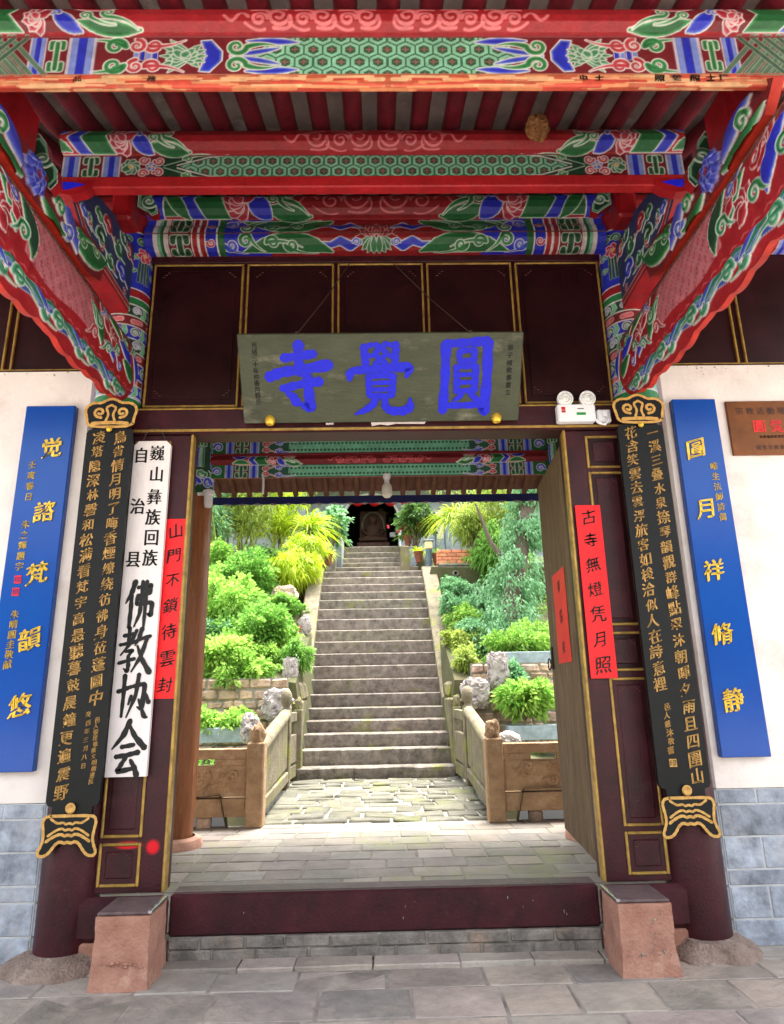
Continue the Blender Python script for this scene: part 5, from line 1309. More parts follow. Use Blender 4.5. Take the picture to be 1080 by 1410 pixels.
def panel(t, p0, p1, z0, z1, th, m, seed, carved=True):
    p0, p1 = np.asarray(p0, float), np.asarray(p1, float); U = p1 - p0; L = np.linalg.norm(U); U = U / L
    N = np.array([U[1], -U[0], 0]); N /= np.linalg.norm(N); V = np.array([0, 0, 1.0])
    mb = MB(); mb.obox(p0 + V * z0 - N * -.0, U, -N, V, L, th, z1 - z0, m, .006)
    if carved:
        c = Canvas(.02, L - .02, z0 + .02, z1 - .02, .006, (160, 122, 88)); relief(c, seed)
        for (s_, o_) in ((1, .002), (-1, th + .002)):
            add_canvas(mb, c, lambda Uu, Vv, H: p0 + Uu[..., None] * U + Vv[..., None] * V + (N if s_ > 0 else -N) * (H[..., None]) + (N * .002 if s_ > 0 else -N * (th + .002)), m=m)
    return mb.build('carved_panel' if carved else 'rail', t)
for s, lab, xp, xw, xe in ((-1, 'carved stone balustrade on the left of the stone bridge', -1.38, -2.25, -1.45), (1, 'carved stone balustrade on the right of the stone bridge', 1.205, 2.25, 1.28)):
    t = thing('stone_balustrade', lab, 'balustrade', (xp, 4.5, .1), 'bridge balustrades')
    post(t, xp, 3.28, .09, .95, .19, 'lion', 'carved_stone')
    post(t, xe, 5.95, .09, 1.20, .15, 'bud', 'mossy_stone')
    post(t, xe + s * -.06, 6.95, .09, 1.18, .14, 'lion', 'mossy_stone')
    a, b = sorted((xp + s * .10, xw))
    for z0, z1, cv in ((.78, .885, False), (.40, .715, True), (.20, .392, False)):
        panel(t, (a, 3.24, 0), (b, 3.24, 0), z0, z1 if not (z0 == .20) else .385, .09 if cv else .11, 'carved_stone', 3 + s, cv)
    mb = MB(); q = (a + b) / 2; mb.box(a, a + .30 if s > 0 else a + .22, 3.24, 3.34, .716, .779, 'carved_stone'); mb.build('panel_block', t)
    mb = MB(); mb.box(b - .35, b, 3.24, 3.34, .716, .779, 'carved_stone'); mb.build('panel_block', t)
    mb = MB(); mb.box(a + .25, a + .40, 3.26, 3.36, .02, .199, 'rubble_stone', .02); mb.build('panel_foot', t)
    # bridge side: round handrail, panel, sill
    P0, P1 = np.array([xp, 3.37, 0]), np.array([xe, 5.88, 0])
    mb = MB(); mb.tube([P0 + EZ * np.array(.86), P0 * .5 + P1 * .5 + np.array([0, 0, 1.0]), P1 + np.array([0, 0, 1.13])], .085, 'mossy_stone', 16); mb.build('handrail', t)
    U = (P1 - P0) / np.linalg.norm(P1 - P0); N = np.array([U[1], -U[0], 0])
    mb = MB(); L = np.linalg.norm(P1 - P0)
    mb.add([P0 + N * .04 + EZ * np.array(.34), P1 + N * .04 + EZ * np.array(.40), P1 + N * .04 + EZ * np.array(1.05), P0 + N * .04 + EZ * np.array(.80), P0 - N * .04 + EZ * np.array(.34), P1 - N * .04 + EZ * np.array(.40), P1 - N * .04 + EZ * np.array(1.05), P0 - N * .04 + EZ * np.array(.80)],
           [(0, 1, 2, 3), (7, 6, 5, 4), (0, 4, 5, 1), (3, 2, 6, 7)], 'mossy_stone'); mb.build('side_panel', t)
    mb = MB(); mb.obox(P0 + EZ * np.array(.2) - N * .065, U, N, EZ, L, .13, .14, 'mossy_stone', .012); mb.build('sill', t)
    p0, p1 = (xe, 6.03, 0), (xe - s * .05, 6.88, 0)
    for z0, z1 in ((1.0, 1.14), (.38, .80), (.16, .34)): panel(t, p0, p1, z0, z1, .08, 'mossy_stone', 5, False)

# ---- staircase
def xc_(y): return -.126 - .016 * (y - 6.86)
ST = [(6.86, .275), (7.18, .525), (7.5, .750), (7.82, .955), (8.14, 1.16), (8.46, 1.40), (8.78, 1.675), (9.08, 1.935), (9.38, 2.19), (9.68, 2.455), (9.98, 2.715), (10.28, 2.98), (10.58, 3.24), (10.88, 3.485), (11.18, 3.71), (11.48, 3.935), (11.78, 4.155), (12.08, 4.36)]
ST2 = [(13.3, 4.69), (13.6, 4.87), (13.9, 5.06), (14.2, 5.28), (14.5, 5.52)]
stairs = thing('stone_staircase', 'long straight flight of worn stone steps climbing to the shrine', 'stairs', (-.13, 6.86, .1))
def step(y, z, zb, depth, half, seed, rough=.018):
    r2 = np.random.default_rng(seed); mb = MB(); n = 40
    X = np.linspace(xc_(y) - half, xc_(y) + half, n)
    joint = sorted(r2.uniform(-.8, .8, 2) * half + xc_(y))
    e = np.array([mnoise.noise(Vector((x * 3, y * 5, 0))) * rough + mnoise.noise(Vector((x * 11, y * 3, 1))) * rough * .6 for x in X])
    f = np.array([mnoise.noise(Vector((x * 2.3, y * 7, 4))) * rough * .7 for x in X])
    rows = [(y + depth, z + 0 * e, 0), (y + .03 + e * .6, z + f * .5, 0), (y + e * .7, z - .018 + f * .6, 0), (y - .004 + e * .9, z - .07, 0), (y + e * .6, zb + .04, 0), (y + .012 + e * .3, zb - .03, 0)]
    P = np.concatenate([np.stack([X, np.broadcast_to(a, n), np.broadcast_to(b, n)], 1) for a, b, _ in rows])
    q = (np.arange(len(rows) - 1)[:, None] * n + np.arange(n - 1)[None]).ravel()
    tint = np.ones((len(P), 3)); xs = P[:, 0]; sg = (xs > joint[0]).astype(int) + (xs > joint[1]).astype(int)
    tt = r2.uniform(.82, 1.15, 3); tint *= tt[sg][:, None] * np.array([1, r2.uniform(.96, 1.02), r2.uniform(.93, 1.0)])
    mb.add(P, np.stack([q, q + n, q + n + 1, q + 1], 1), 'stair_stone', tint, False)
    mb.build('step', stairs)
zb = .1
for k, (y, z) in enumerate(ST):
    d = (ST[k + 1][0] - y + .05) if k + 1 < len(ST) else 1.25
    step(y, z, zb, d, 1.25 if k else 1.27, 100 + k, .035 if k < 2 else .016); zb = z
for k, (y, z) in enumerate(ST2):
    d = (ST2[k + 1][0] - y + .05) if k + 1 < len(ST2) else 2.6
    step(y, z, zb, d, (.83 if k else 1.25), 200 + k, .014); zb = z
for s in (-1, 1):
    mb = MB(); n = 30; Ys = np.linspace(8.2, 12.25, n)
    zt = np.interp(Ys, [a for a, _ in ST], [b for _, b in ST]) + .10
    prof = []
    for y, z in zip(Ys, zt):
        e = mnoise.noise(Vector((s, y * 3, 0))) * .02
        xi, xo = xc_(y) + s * 1.245, xc_(y) + s * (1.60 + e)
        prof.append([(xi, y, z - .5), (xi, y, z - .02 + e), (xi + s * .025, y, z + e), (xo - s * .025, y, z + e), (xo, y, z - .03), (xo, y, z - 1.2)])
    P = np.array(prof).reshape(-1, 3); q = (np.arange(n - 1)[:, None] * 6 + np.arange(5)[None]).ravel()
    mb.add(P, np.stack([q, q + 1, q + 7, q + 6], 1), 'mossy_stone'); mb.add(P[:6], [(0, 1, 2, 3, 4, 5)], 'mossy_stone'); mb.add(P[-6:], [(0, 1, 2, 3, 4, 5)], 'mossy_stone')
    # low block ending the slope against the balustrade
    x_ = xc_(7.6) + s * 1.36
    mb.obox((x_ - .11, 7.0, .1), EX, EY, EZ, .24, 1.2, 1.2, 'mossy_stone', .03, jit=.02); mb.obox((x_ - .09, 7.6, 1.3), EX, EY, EZ, .2, .6, .3, 'mossy_stone', .05, jit=.03)
    mb.build('ramp_wall', stairs)

# ---- terrain: garden level, planted slopes, upper terrace
def terr(x, y):
    side = abs(x - xc_(y)) > 1.3
    if y < 7.35: z = .42
    elif y < 11.7: z = 1.6 + (y - 7.35) / 4.35 * 1.9
    elif y < 13: z = 4.36
    else: z = 4.55 + min((y - 13) / 2.2, 1) * .75 + max(0, y - 24) * .25
    if not side: z = min(z, np.interp(y, [6.8, 12, 13.2, 14.6], [-.3, 3.9, 4.2, 5.2]) - .25)
    if -1.62 < x < 1.42 and y < 7: z = -.6
    return z
mb = MB(); xs = np.concatenate([np.linspace(-60, -8, 14), np.arange(-7.5, 7.6, .25), np.linspace(8, 60, 14)]); ys = np.concatenate([np.arange(3.2, 7.3, .4), [7.34, 7.36], np.arange(7.6, 11.7, .25), [11.69, 11.71], np.arange(12, 24, .5), np.linspace(25, 90, 20)])
P = np.array([(x, y, terr(x, y) + (.12 * mnoise.noise(Vector((x * 1.3, y * 1.3, 0))) if abs(x - xc_(y)) > 1.45 else 0)) for y in ys for x in xs]); nu = len(xs)
q = (np.arange(len(ys) - 1)[:, None] * nu + np.arange(nu - 1)[None]).ravel()
mb.add(P, np.stack([q, q + 1, q + nu + 1, q + nu], 1), 'earth', None, True)
tag(mb.build('hillside'), kind='structure')

# ---- walls
def rubble(name, lab, x0, x1, y, z0, z1, seed, cat='wall'):
    r2 = np.random.default_rng(seed); mb = MB(); z = z0
    mb.box(x0, x1, y + .02, y + .3, z0 - .1, z1 - .02, 'pale_joint')
    while z < z1 - .04:
        h = min(r2.uniform(.12, .22), z1 - z); x = x0
        while x < x1:
            w = min(r2.uniform(.16, .38), x1 - x); t = r2.uniform(.7, 1.15)
            if w > .05: mb.obox((x + .01, y - r2.uniform(0, .03), z + .01), EX, EY, EZ, w - .022, .12, h - .022, 'rubble_stone', .025, (t, t * r2.uniform(.92, 1.0), t * r2.uniform(.85, 1.0)), jit=.014)
            x += w
        z += h
    return tag(mb.build(name), lab, cat)
rubble('rubble_wall', 'low rough stone retaining wall left of the staircase foot', -6.2, -1.62, 7.3, .4, 1.72, 31)
rubble('rubble_wall', 'low rough stone retaining wall right of the staircase foot', 1.55, 6.2, 7.3, .4, 1.90, 32)
for s, lab, xs_ in ((-1, 'grey concrete terrace wall on the left, half hidden by shrubs', (-6.5, -1.9)), (1, 'grey concrete terrace wall on the right with a drain pipe', (1.44, 6.5))):
    t = thing('terrace_wall', lab, 'wall', ((xs_[0] + xs_[1]) / 2, 11.8, 3.4))
    mb = MB(); mb.box(xs_[0], xs_[1], 11.72, 12.0, 2.9, 4.40, 'grey_concrete', .02); mb.box(xs_[0], xs_[1], 11.68, 12.02, 4.402, 4.46, 'grey_concrete', .015); mb.build('wall_body', t)
    if s > 0:
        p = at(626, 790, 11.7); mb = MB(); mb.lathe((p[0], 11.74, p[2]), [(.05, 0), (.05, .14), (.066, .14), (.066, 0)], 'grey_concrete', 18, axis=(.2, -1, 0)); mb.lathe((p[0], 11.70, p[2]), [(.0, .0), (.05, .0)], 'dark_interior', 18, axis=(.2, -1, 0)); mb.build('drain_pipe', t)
    # brick planter on top
    t2 = thing('brick_planter', 'orange brick planter edge on top of the %s terrace wall' % ('left' if s < 0 else 'right'), 'planter', ((xs_[0] + xs_[1]) / 2, 11.8, 4.46))
    mb = MB(); a, b = (at(290, 770, 11.8)[0], at(415, 770, 11.8)[0]) if s < 0 else (at(602, 770, 11.8)[0], at(700, 770, 11.8)[0])
    mb.box(a + .01, b - .01, 11.78, 11.98, 4.465, 4.82, 'pale_joint'); r2 = np.random.default_rng(40 + s)
    for k in range(4):
        z = 4.468 + k * .09; x = a - (.12 if k % 2 else 0)
        while x < b:
            u0, u1 = max(x, a), min(x + .235, b); tt = r2.uniform(.8, 1.15)
            if u1 > u0 + .03: mb.box(u0, u1, 11.75, 11.99, z, z + .078, 'orange_brick', .008, (tt, tt * r2.uniform(.9, 1.05), tt))
            x += .25
    mb.build('brickwork', t2)
def trough(lab, px0, px1, py0, py1, Y):
    a, b = at(px0, py0, Y), at(px1, py1, Y); t = thing('planter_trough', lab, 'planter', ((a[0] + b[0]) / 2, Y, b[2]), 'blue grey planter troughs')
    mb = MB(); mb.box(a[0], b[0], Y, Y + .03, b[2], a[2], 'blue_grey_trough', .006); mb.box(a[0], b[0], Y + .3, Y + .33, b[2], a[2], 'blue_grey_trough', .006); mb.box(a[0], a[0] + .03, Y + .031, Y + .299, b[2], a[2], 'blue_grey_trough', .006); mb.box(b[0] - .03, b[0], Y + .031, Y + .299, b[2], a[2], 'blue_grey_trough', .006); mb.build('trough', t)
    mb = MB(); mb.box(a[0] + .031, b[0] - .031, Y + .031, Y + .299, b[2], a[2] - .03, 'earth'); mb.build('soil', t)
trough('pale blue trough on the ground left of the bridge', 262, 348, 1003, 1022, 6.55)
trough('pale blue trough on the ground right of the bridge', 700, 790, 1000, 1018, 6.55)
trough('pale blue trough on top of the right stone wall', 682, 790, 898, 915, 7.35)
# ---- weathered white rocks
for i, (lab, px, py, Y, r, sq) in enumerate((('tall pale weathered rock left of the stair foot', 382, 970, 6.95, .25, (.9, .6, .95)), ('smaller pale rock at the far left, low by the balustrade', 345, 1004, 6.3, .19, (.8, .7, 1.2)), ('pale weathered rock tucked against the left ramp', 400, 925, 7.7, .2, (.7, .6, 1.2)),
                                        ('tall pale weathered rock right of the stair foot', 655, 955, 7.0, .25, (.9, .6, .95)), ('pale weathered rock below the right trough', 686, 925, 7.1, .22, (.8, .6, 1.4)), ('low pale rock beside the right handrail', 700, 1018, 6.2, .16, (1.2, .8, .7)), ('brownish boulder under the round yellow bush', 392, 822, 10.6, .3, (1, .7, .9)), ('pale stone beside the red blossom on the left slope', 420, 862, 9.6, .16, (.8, .7, 1.4)))):
    tag(blob('garden_rock', at(px, py, Y), r, 'white_rock' if i != 6 else 'rubble_stone', .22, 4.2, 5, sq, i * 3.7, boxy=.55 if i in (0, 2, 3, 4) else 1.0), lab, 'rock', 'garden rocks')

# ---- foliage
def rand_dirs(n, r2): d = r2.normal(size=(n, 3)); return d / np.linalg.norm(d, axis=1)[:, None]
def leaves(mb, P, D, ln, wd, m, r2, droop=.35, tone=None):
    n = len(P); D = D / (np.linalg.norm(D, axis=1)[:, None] + 1e-9)
    S = np.cross(D, r2.normal(size=(n, 3))); S /= np.linalg.norm(S, axis=1)[:, None] + 1e-9
    l_ = (ln * r2.uniform(.6, 1.3, n))[:, None]; w_ = (wd * r2.uniform(.7, 1.2, n))[:, None]
    mid = P + D * l_ * .5; tip = P + D * l_ + np.array([0, 0, -1]) * l_ * droop
    V_ = np.stack([P, mid + S * w_, tip, mid - S * w_], 1).reshape(-1, 3)
    c = np.repeat(np.clip(r2.normal(.5, .24, n) + (tone if tone is not None else 0), 0, 1), 4)
    mb.add(V_, np.arange(4 * n).reshape(n, 4), m, np.stack([c, c, c], 1))
def shrub(name, lab, cat, c, r, n, ln, wd, m, seed, group=None, clumps=14, base=None, droop=.35, stem='bark', sq=(1, 1, 1), up=.3):
    """bush: twigs from the base to many leaf clumps, gaps left between the clumps"""
    r2 = np.random.default_rng(seed); c = np.asarray(c, float); sq = np.asarray(sq, float)
    base = np.asarray(base if base is not None else (c[0], c[1], c[2] - r * sq[2] * .95), float)
    t = thing(name, lab, cat, base, group)
    cd = rand_dirs(clumps, r2); cd[:, 2] = cd[:, 2] * .8 + .15; cr = r * r2.uniform(.35, .95, clumps)
    cc = c + cd * cr[:, None] * sq
    mb = MB()
    for q in cc[:min(clumps, 12)]: mb.tube([base, base * .4 + q * .6 + r2.normal(0, .04, 3), q], [.02 * r / .5, .012 * r / .5, .005], stem, 6, caps=False)
    mb.build('stems', t)
    P = []; D = []; T = []
    # ragged sprigs that break the outline
    for k in range(int(clumps * 2.2)):
        q = cc[r2.integers(clumps)]; d = (q - c) / r + r2.normal(0, .35, 3) + np.array([0, 0, .45]); d /= np.linalg.norm(d); L = r * r2.uniform(.45, 1.0)
        t_ = r2.uniform(.25, 1, 34); tw = q + d * (L * t_)[:, None] + np.array([0, 0, -1]) * (L * .35 * t_ ** 2)[:, None]
        P.append(tw + r2.normal(0, .02, (34, 3))); D.append(d + r2.normal(0, .6, (34, 3))); T.append(np.full(34, r2.normal(.05, .2)))
    for k, q in enumerate(cc):
        m_ = n // clumps; d = rand_dirs(m_, r2); rad = r * r2.uniform(.28, .58) * r2.uniform(.2, 1, m_) ** .6
        P.append(q + d * rad[:, None]); D.append(d + (q - c) / r * .6 + np.array([0, 0, up])); T.append(np.full(m_, r2.normal(0, .22)))
    mb = MB(); leaves(mb, np.concatenate(P), np.concatenate(D), ln, wd, m, r2, droop, np.concatenate(T)); mb.build('leaves', t)
    return t
def strap_plant(name, lab, cat, base, n, ln, wd, m, seed, group=None, arch=1.0, spread=1.0, trunk=0.0):
    """tuft of long arching strap leaves"""
    r2 = np.random.default_rng(seed); base = np.asarray(base, float); t = thing(name, lab, cat, base, group)
    top = base + np.array([0, 0, trunk])
    if trunk:
        mb = MB(); mb.tube([base, (base + top) / 2 + [.02, 0, 0], top], [.05, .04, .05], 'bark', 10); mb.build('trunk', t)
    mb = MB()
    for k in range(n):
        a = r2.uniform(0, 2 * math.pi); e = r2.uniform(.15, 1.3); L = ln * r2.uniform(.6, 1.15)
        h = np.array([math.cos(a), math.sin(a), 0]); q = np.linspace(0, 1, 8)
        C_ = top + h * (L * spread * math.cos(e) * q)[:, None] * 1.0 + np.array([0, 0, 1]) * (L * (math.sin(e) * q - arch * .55 * q ** 2.2))[:, None]
        S = np.array([-h[1], h[0], 0]); w_ = wd * np.array([.5, .9, 1, .95, .8, .6, .35, .04])[:, None]
        V_ = np.concatenate([C_ + S * w_, C_ - S * w_]); cl = np.clip(r2.normal(.5, .3), 0, 1)
        mb.add(V_, [(i, i + 1, i + 9, i + 8) for i in range(7)], m, (cl, cl, cl))
    mb.build('leaves', t); return t
def bamboo(lab, c, n, h, r, m, seed, group=None, lean=.15, name='bamboo_clump'):
    r2 = np.random.default_rng(seed); c = np.asarray(c, float); t = thing(name, lab, 'bamboo', c, group)
    mb = MB(); P = []; D = []
    for k in range(n):
        b = c + np.array([r2.normal(0, r * .4), r2.normal(0, r * .3), 0]); d = np.array([r2.normal(0, lean), r2.normal(0, lean), 1]); hh = h * r2.uniform(.75, 1.1)
        pts = [b + d * hh * q + np.array([d[0], d[1], 0]) * hh * q * q * .8 for q in np.linspace(0, 1, 6)]
        mb.tube(pts, [.022, .02, .018, .014, .01, .004], 'green_stem', 7, caps=False)
        for q in r2.uniform(.18, 1, 60):
            i = min(int(q * 5), 4); p = pts[i] + (pts[i + 1] - pts[i]) * (q * 5 - i)
            a = r2.uniform(0, 6.28); tw = np.array([math.cos(a), math.sin(a), r2.uniform(-.2, .4)]) * r2.uniform(.1, r)
            for _ in range(7): P.append(p + tw * r2.uniform(.3, 1) + r2.normal(0, .03, 3)); D.append(tw / np.linalg.norm(tw) + r2.normal(0, .5, 3) + [0, 0, -.25])
    mb.build('canes', t)
    mb = MB(); leaves(mb, np.array(P), np.array(D), .17, .016, m, r2, .45); mb.build('leaves', t); return t
# left slope
LS = [('large light green bush lowest on the left slope', 305, 905, 7.9, .52, 'leaf_fresh', 5000, .10, .03), ('pale green leafy bush in the middle of the left slope', 355, 868, 8.5, .5, 'leaf_mid', 4500, .09, .03), ('fresh green bush on the left slope close to the brown column', 300, 840, 9.2, .62, 'leaf_fresh', 5000, .11, .034),
      ('light green bush just left of the ramp', 370, 880, 8.6, .36, 'leaf_fresh', 3200, .09, .028), ('mid green bush high on the left slope below the grey wall', 335, 800, 10.6, .6, 'leaf_mid', 4500, .10, .032), ('small bright green shrub at the ramp edge on the left', 385, 840, 10.2, .3, 'leaf_mid', 2200, .08, .026), ('yellowish shrub at the far left below the brick planter', 290, 780, 11.2, .5, 'leaf_fresh', 3500, .1, .03), ('dull green creeping shrub on the grey wall', 375, 775, 11.5, .4, 'leaf_dark', 2400, .09, .03), ('bright low bush over the left rubble wall', 330, 925, 7.55, .34, 'leaf_fresh', 2800, .08, .024)]
for i, (lab, px, py, Y, r, m, n, ln, wd) in enumerate(LS): shrub('slope_bush', lab, 'bush', at(px, py, Y), r * 1.15, int(n * 1.5), ln, wd, m, 300 + i, 'bushes on the left slope', 16, sq=(1.25, .8, .85))
for i, (lab, px, py, Y, r, m) in enumerate((('pale ferny bush at the foot of the left slope behind the stone wall', 362, 908, 8.0, .34, 'leaf_fresh'), ('light green fern bush in the left slope centre', 325, 872, 8.9, .45, 'leaf_fresh'), ('soft green bush near the left ramp middle', 372, 862, 9.6, .34, 'leaf_mid'), ('pale bush under the left brick planter', 312, 806, 10.9, .5, 'leaf_fresh'), ('yellow green tuft on the grey terrace wall', 350, 790, 11.3, .4, 'leaf_bamboo'), ('small pale bush at the column edge, low', 285, 870, 8.6, .4, 'leaf_teal'))):
    shrub('fern_bush', lab, 'bush', at(px, py, Y), r, 3600, .085, .02, m, 430 + i, 'ferny bushes on the left slope', 18, sq=(1.3, .8, .8), droop=.5)
for i, (lab, px, py, Y, r, m) in enumerate((('pale fern by the right ramp below the drain pipe', 632, 838, 10.2, .34, 'leaf_teal'), ('light fern bush in the right slope middle', 655, 858, 9.8, .4, 'leaf_fresh'), ('yellowish fern low on the right slope', 640, 890, 8.8, .32, 'leaf_bamboo'), ('pale fern beside the leaning trunk', 672, 870, 9.0, .36, 'leaf_teal'), ('green fern behind the right trough', 740, 880, 8.2, .42, 'leaf_fresh'))):
    shrub('fern_bush', lab, 'bush', at(px, py, Y), r, 3000, .085, .02, m, 440 + i, 'ferny bushes on the right slope', 18, sq=(1.3, .8, .8), droop=.5)
shrub('weed_tuft', 'loose weeds growing beside the lower left ramp', 'plant', at(410, 908, 7.9), .26, 1500, .09, .016, 'leaf_mid', 450, 'weeds beside the ramps', 14, sq=(.7, .9, 1.1), droop=.5)
shrub('weed_tuft', 'loose weeds growing beside the lower right ramp', 'plant', at(637, 912, 7.9), .26, 1500, .09, .016, 'leaf_bamboo', 451, 'weeds beside the ramps', 14, sq=(.7, .9, 1.1), droop=.5)
shrub('round_bush', 'round yellow green feathery bush beside the left ramp top', 'bush', at(400, 788, 11.2), .5, 6500, .2, .012, 'leaf_yellow', 330, clumps=20, droop=.7, sq=(1.05, .8, .8))
shrub('round_bush', 'upper yellow green feathery bush below the left lantern', 'bush', at(418, 757, 11.9), .42, 5200, .2, .012, 'leaf_yellow', 331, clumps=16, droop=.7, sq=(1, .8, .8))
shrub('low_plant', 'low bright green plants in the left ground trough', 'plant', at(303, 993, 6.75), .30, 1800, .09, .022, 'leaf_fresh', 332, clumps=12, sq=(1.7, .5, .5))
strap_plant('fountain_palm', 'bright yellow green palm spraying out left of the shrine door', 'palm', at(425, 745, 13.0), 170, 1.3, .019, 'leaf_yellow', 333, arch=1.1, trunk=.3)
strap_plant('fountain_palm', 'yellow green palm left of the pale wall strip, behind the brick planter', 'palm', at(385, 748, 13.4), 140, 1.2, .017, 'leaf_yellow', 334, arch=.9, trunk=.3)
for i, (lab, px, Y, n, h, r, m) in enumerate((('tall feathery bamboo at the far left beside the brown column', 300, 12.7, 16, 3.4, .55, 'leaf_bamboo'), ('feathery bamboo clump left of the pale wall strip', 338, 13.0, 13, 3.2, .45, 'leaf_bamboo'), ('yellow bamboo clump between the two pale wall strips', 380, 13.3, 10, 3.2, .3, 'leaf_yellow'), ('dusty green bamboo at the far left edge, hanging low', 285, 12.2, 10, 2.4, .5, 'leaf_teal'))):
    bamboo(lab, at(px, 762, Y), n, h, r, m, 340 + i, 'bamboo behind the left planter')
# right side
strap_plant('fountain_palm', 'large drooping yellow green palm above the right brick planter', 'palm', at(628, 738, 13.0), 190, 1.25, .019, 'leaf_yellow', 350, arch=1.4, trunk=.45)
shrub('planter_tree', 'bright bushy dwarf tree with brown trunks in the right brick planter', 'tree', at(655, 722, 12.2), .62, 6000, .14, .016, 'leaf_bamboo', 351, clumps=18, base=at(652, 757, 12.1), droop=.5)
bamboo('loose green bamboo to the right of the dwarf tree', at(690, 765, 12.5), 14, 3.0, .5, 'leaf_bamboo', 352)
shrub('hanging_bush', 'big green bush spilling over the right terrace wall', 'bush', at(692, 770, 11.4), .62, 6500, .16, .022, 'leaf_mid', 353, clumps=20, droop=.8, sq=(.9, .7, 1.2))
shrub('hanging_bush', 'paler bush tumbling lower down the right terrace wall', 'bush', at(672, 822, 11.0), .36, 2600, .12, .02, 'leaf_teal', 354, clumps=14, droop=.9, sq=(1.5, .6, .6))
shrub('slope_bush', 'small bluish green bush under the drain pipe', 'bush', at(622, 815, 10.6), .30, 2200, .09, .024, 'leaf_teal', 355, 'bushes on the right slope', 12)
shrub('slope_bush', 'small fresh green bush lower on the right slope', 'bush', at(640, 850, 9.8), .2, 1400, .10, .03, 'leaf_fresh', 356, 'bushes on the right slope', 9)
shrub('slope_bush', 'grassy dull bush on the right slope above the rubble wall', 'bush', at(655, 885, 8.8), .36, 2600, .10, .018, 'leaf_dark', 357, 'bushes on the right slope', 14, sq=(1.2, .8, .8))
shrub('wall_plant', 'bright green plants on top of the right rubble wall', 'plant', at(705, 888, 7.75), .36, 3000, .08, .022, 'leaf_fresh', 358, clumps=14, sq=(1.6, .6, .6))
shrub('low_plant', 'bright green plant heap in the right ground trough', 'plant', at(722, 968, 6.75), .38, 3200, .10, .026, 'leaf_fresh', 359, clumps=16, sq=(1.25, .55, .75))
shrub('climber', 'pale creeper hanging down the right rubble wall', 'plant', at(707, 935, 7.2), .26, 1300, .08, .024, 'leaf_teal', 360, clumps=10, sq=(.5, .3, 1.4))
# leaning tree wrapped in creeper
tr = thing('creeper_tree', 'leaning grey tree trunk wrapped in pale bluish creeper on the right', 'tree', at(690, 905, 9.0))
tp = [at(690, 905, 9.0), at(702, 850, 9.3), at(712, 790, 9.6), at(722, 720, 9.9), at(728, 650, 10.1), at(735, 560, 10.3)]
mb = MB(); mb.tube(tp, [.34, .25, .2, .17, .15, .12], 'bark', 16); mb.tube([tp[3], tp[3] + [.5, .2, .9], tp[3] + [1.2, .3, 1.6]], [.1, .07, .03], 'bark', 10); mb.tube([tp[2], tp[2] + [-.5, .1, .7], tp[2] + [-.8, .1, 1.6]], [.07, .05, .02], 'bark', 10); mb.build('trunk', tr)
r2 = np.random.default_rng(77); P, D = [], []
for k in range(150):
    q = r2.uniform(0, 4.6); i = int(q); c0 = tp[i] + (tp[i + 1] - tp[i]) * (q - i); a = r2.uniform(0, 6.28)
    rad = (.34 - .045 * q) * r2.uniform(.9, 2.0)
    o = np.array([math.cos(a), math.sin(a) - .3, r2.uniform(-.3, .3)]) * rad
    if r2.uniform() < .18: continue
    for _ in range(80): P.append(c0 + o + r2.normal(0, .10, 3)); D.append(o + r2.normal(0, .3, 3) + [0, -.1, -.2])
mb = MB(); leaves(mb, np.array(P), np.array(D), .09, .026, 'leaf_teal', r2, .6); mb.build('creeper', tr)
P, D = [], []
for k in range(60):
    c0 = tp[5] + r2.normal(0, 1, 3) * [1.4, .9, .7] + [0, 0, .2]
    for _ in range(110): P.append(c0 + r2.normal(0, .25, 3)); D.append(r2.normal(0, 1, 3))
mb = MB(); leaves(mb, np.array(P), np.array(D), .12, .034, 'leaf_mid', r2, .4); mb.build('crown', tr)
# tree beside the door, red-flowered pot plants, spider plants
shrub('broadleaf_shrub', 'grey green broad leaved shrub left of the shrine door', 'shrub', at(452, 722, 14.4), .55, 1500, .16, .05, 'leaf_teal', 370, 'shrubs beside the shrine door', 16, base=at(458, 755, 14.4))
shrub('broadleaf_shrub', 'broad leaved shrub with thin dark stems right of the shrine door', 'shrub', at(573, 718, 14.2), .58, 1500, .15, .048, 'leaf_dark', 371, 'shrubs beside the shrine door', 16, base=at(572, 765, 14.2))
def potted(lab, px, py, Y, seed, m, flowers=0):
    b = at(px, py, Y); t = thing('potted_plant', lab, 'potted plant', b, 'potted plants by the upper steps')
    mb = MB(); mb.lathe(b, [(.07, 0), (.10, .14), (.13, .28), (.145, .30), (.125, .30), (.11, .26), (0, .26)], 'terracotta', 20); mb.build('pot', t)
    r2 = np.random.default_rng(seed); mb = MB()
    for k in range(46):
        a = r2.uniform(0, 6.28); e = r2.uniform(.3, 1.3); L = r2.uniform(.3, .6); h = np.array([math.cos(a), math.sin(a), 0]); q = np.linspace(0, 1, 7)
        C_ = b + [0, 0, .27] + h * (L * math.cos(e) * q)[:, None] + np.array([0, 0, 1]) * (L * (math.sin(e) * q - .6 * q ** 2))[:, None]; S = np.array([-h[1], h[0], 0]); w_ = .016 * np.array([.6, 1, 1, .9, .7, .4, .05])[:, None]; cl = r2.uniform(.2, 1)
        mb.add(np.concatenate([C_ + S * w_, C_ - S * w_]), [(i, i + 1, i + 8, i + 7) for i in range(6)], m, (cl, cl, cl))
    mb.build('leaves', t)
    if flowers:
        mb = MB()
        for k in range(flowers):
            c0 = b + [r2.normal(0, .16), r2.normal(0, .12), .45 + r2.uniform(0, .25)]
            P = np.repeat(c0[None], 9, 0); leaves(mb, P, rand_dirs(9, r2), .07, .03, 'flower_pink', r2, .1)
        mb.build('blossoms', t)
potted('dark pot of spider plant at the left end of the upper steps', 452, 778, 12.6, 380, 'leaf_yellow')
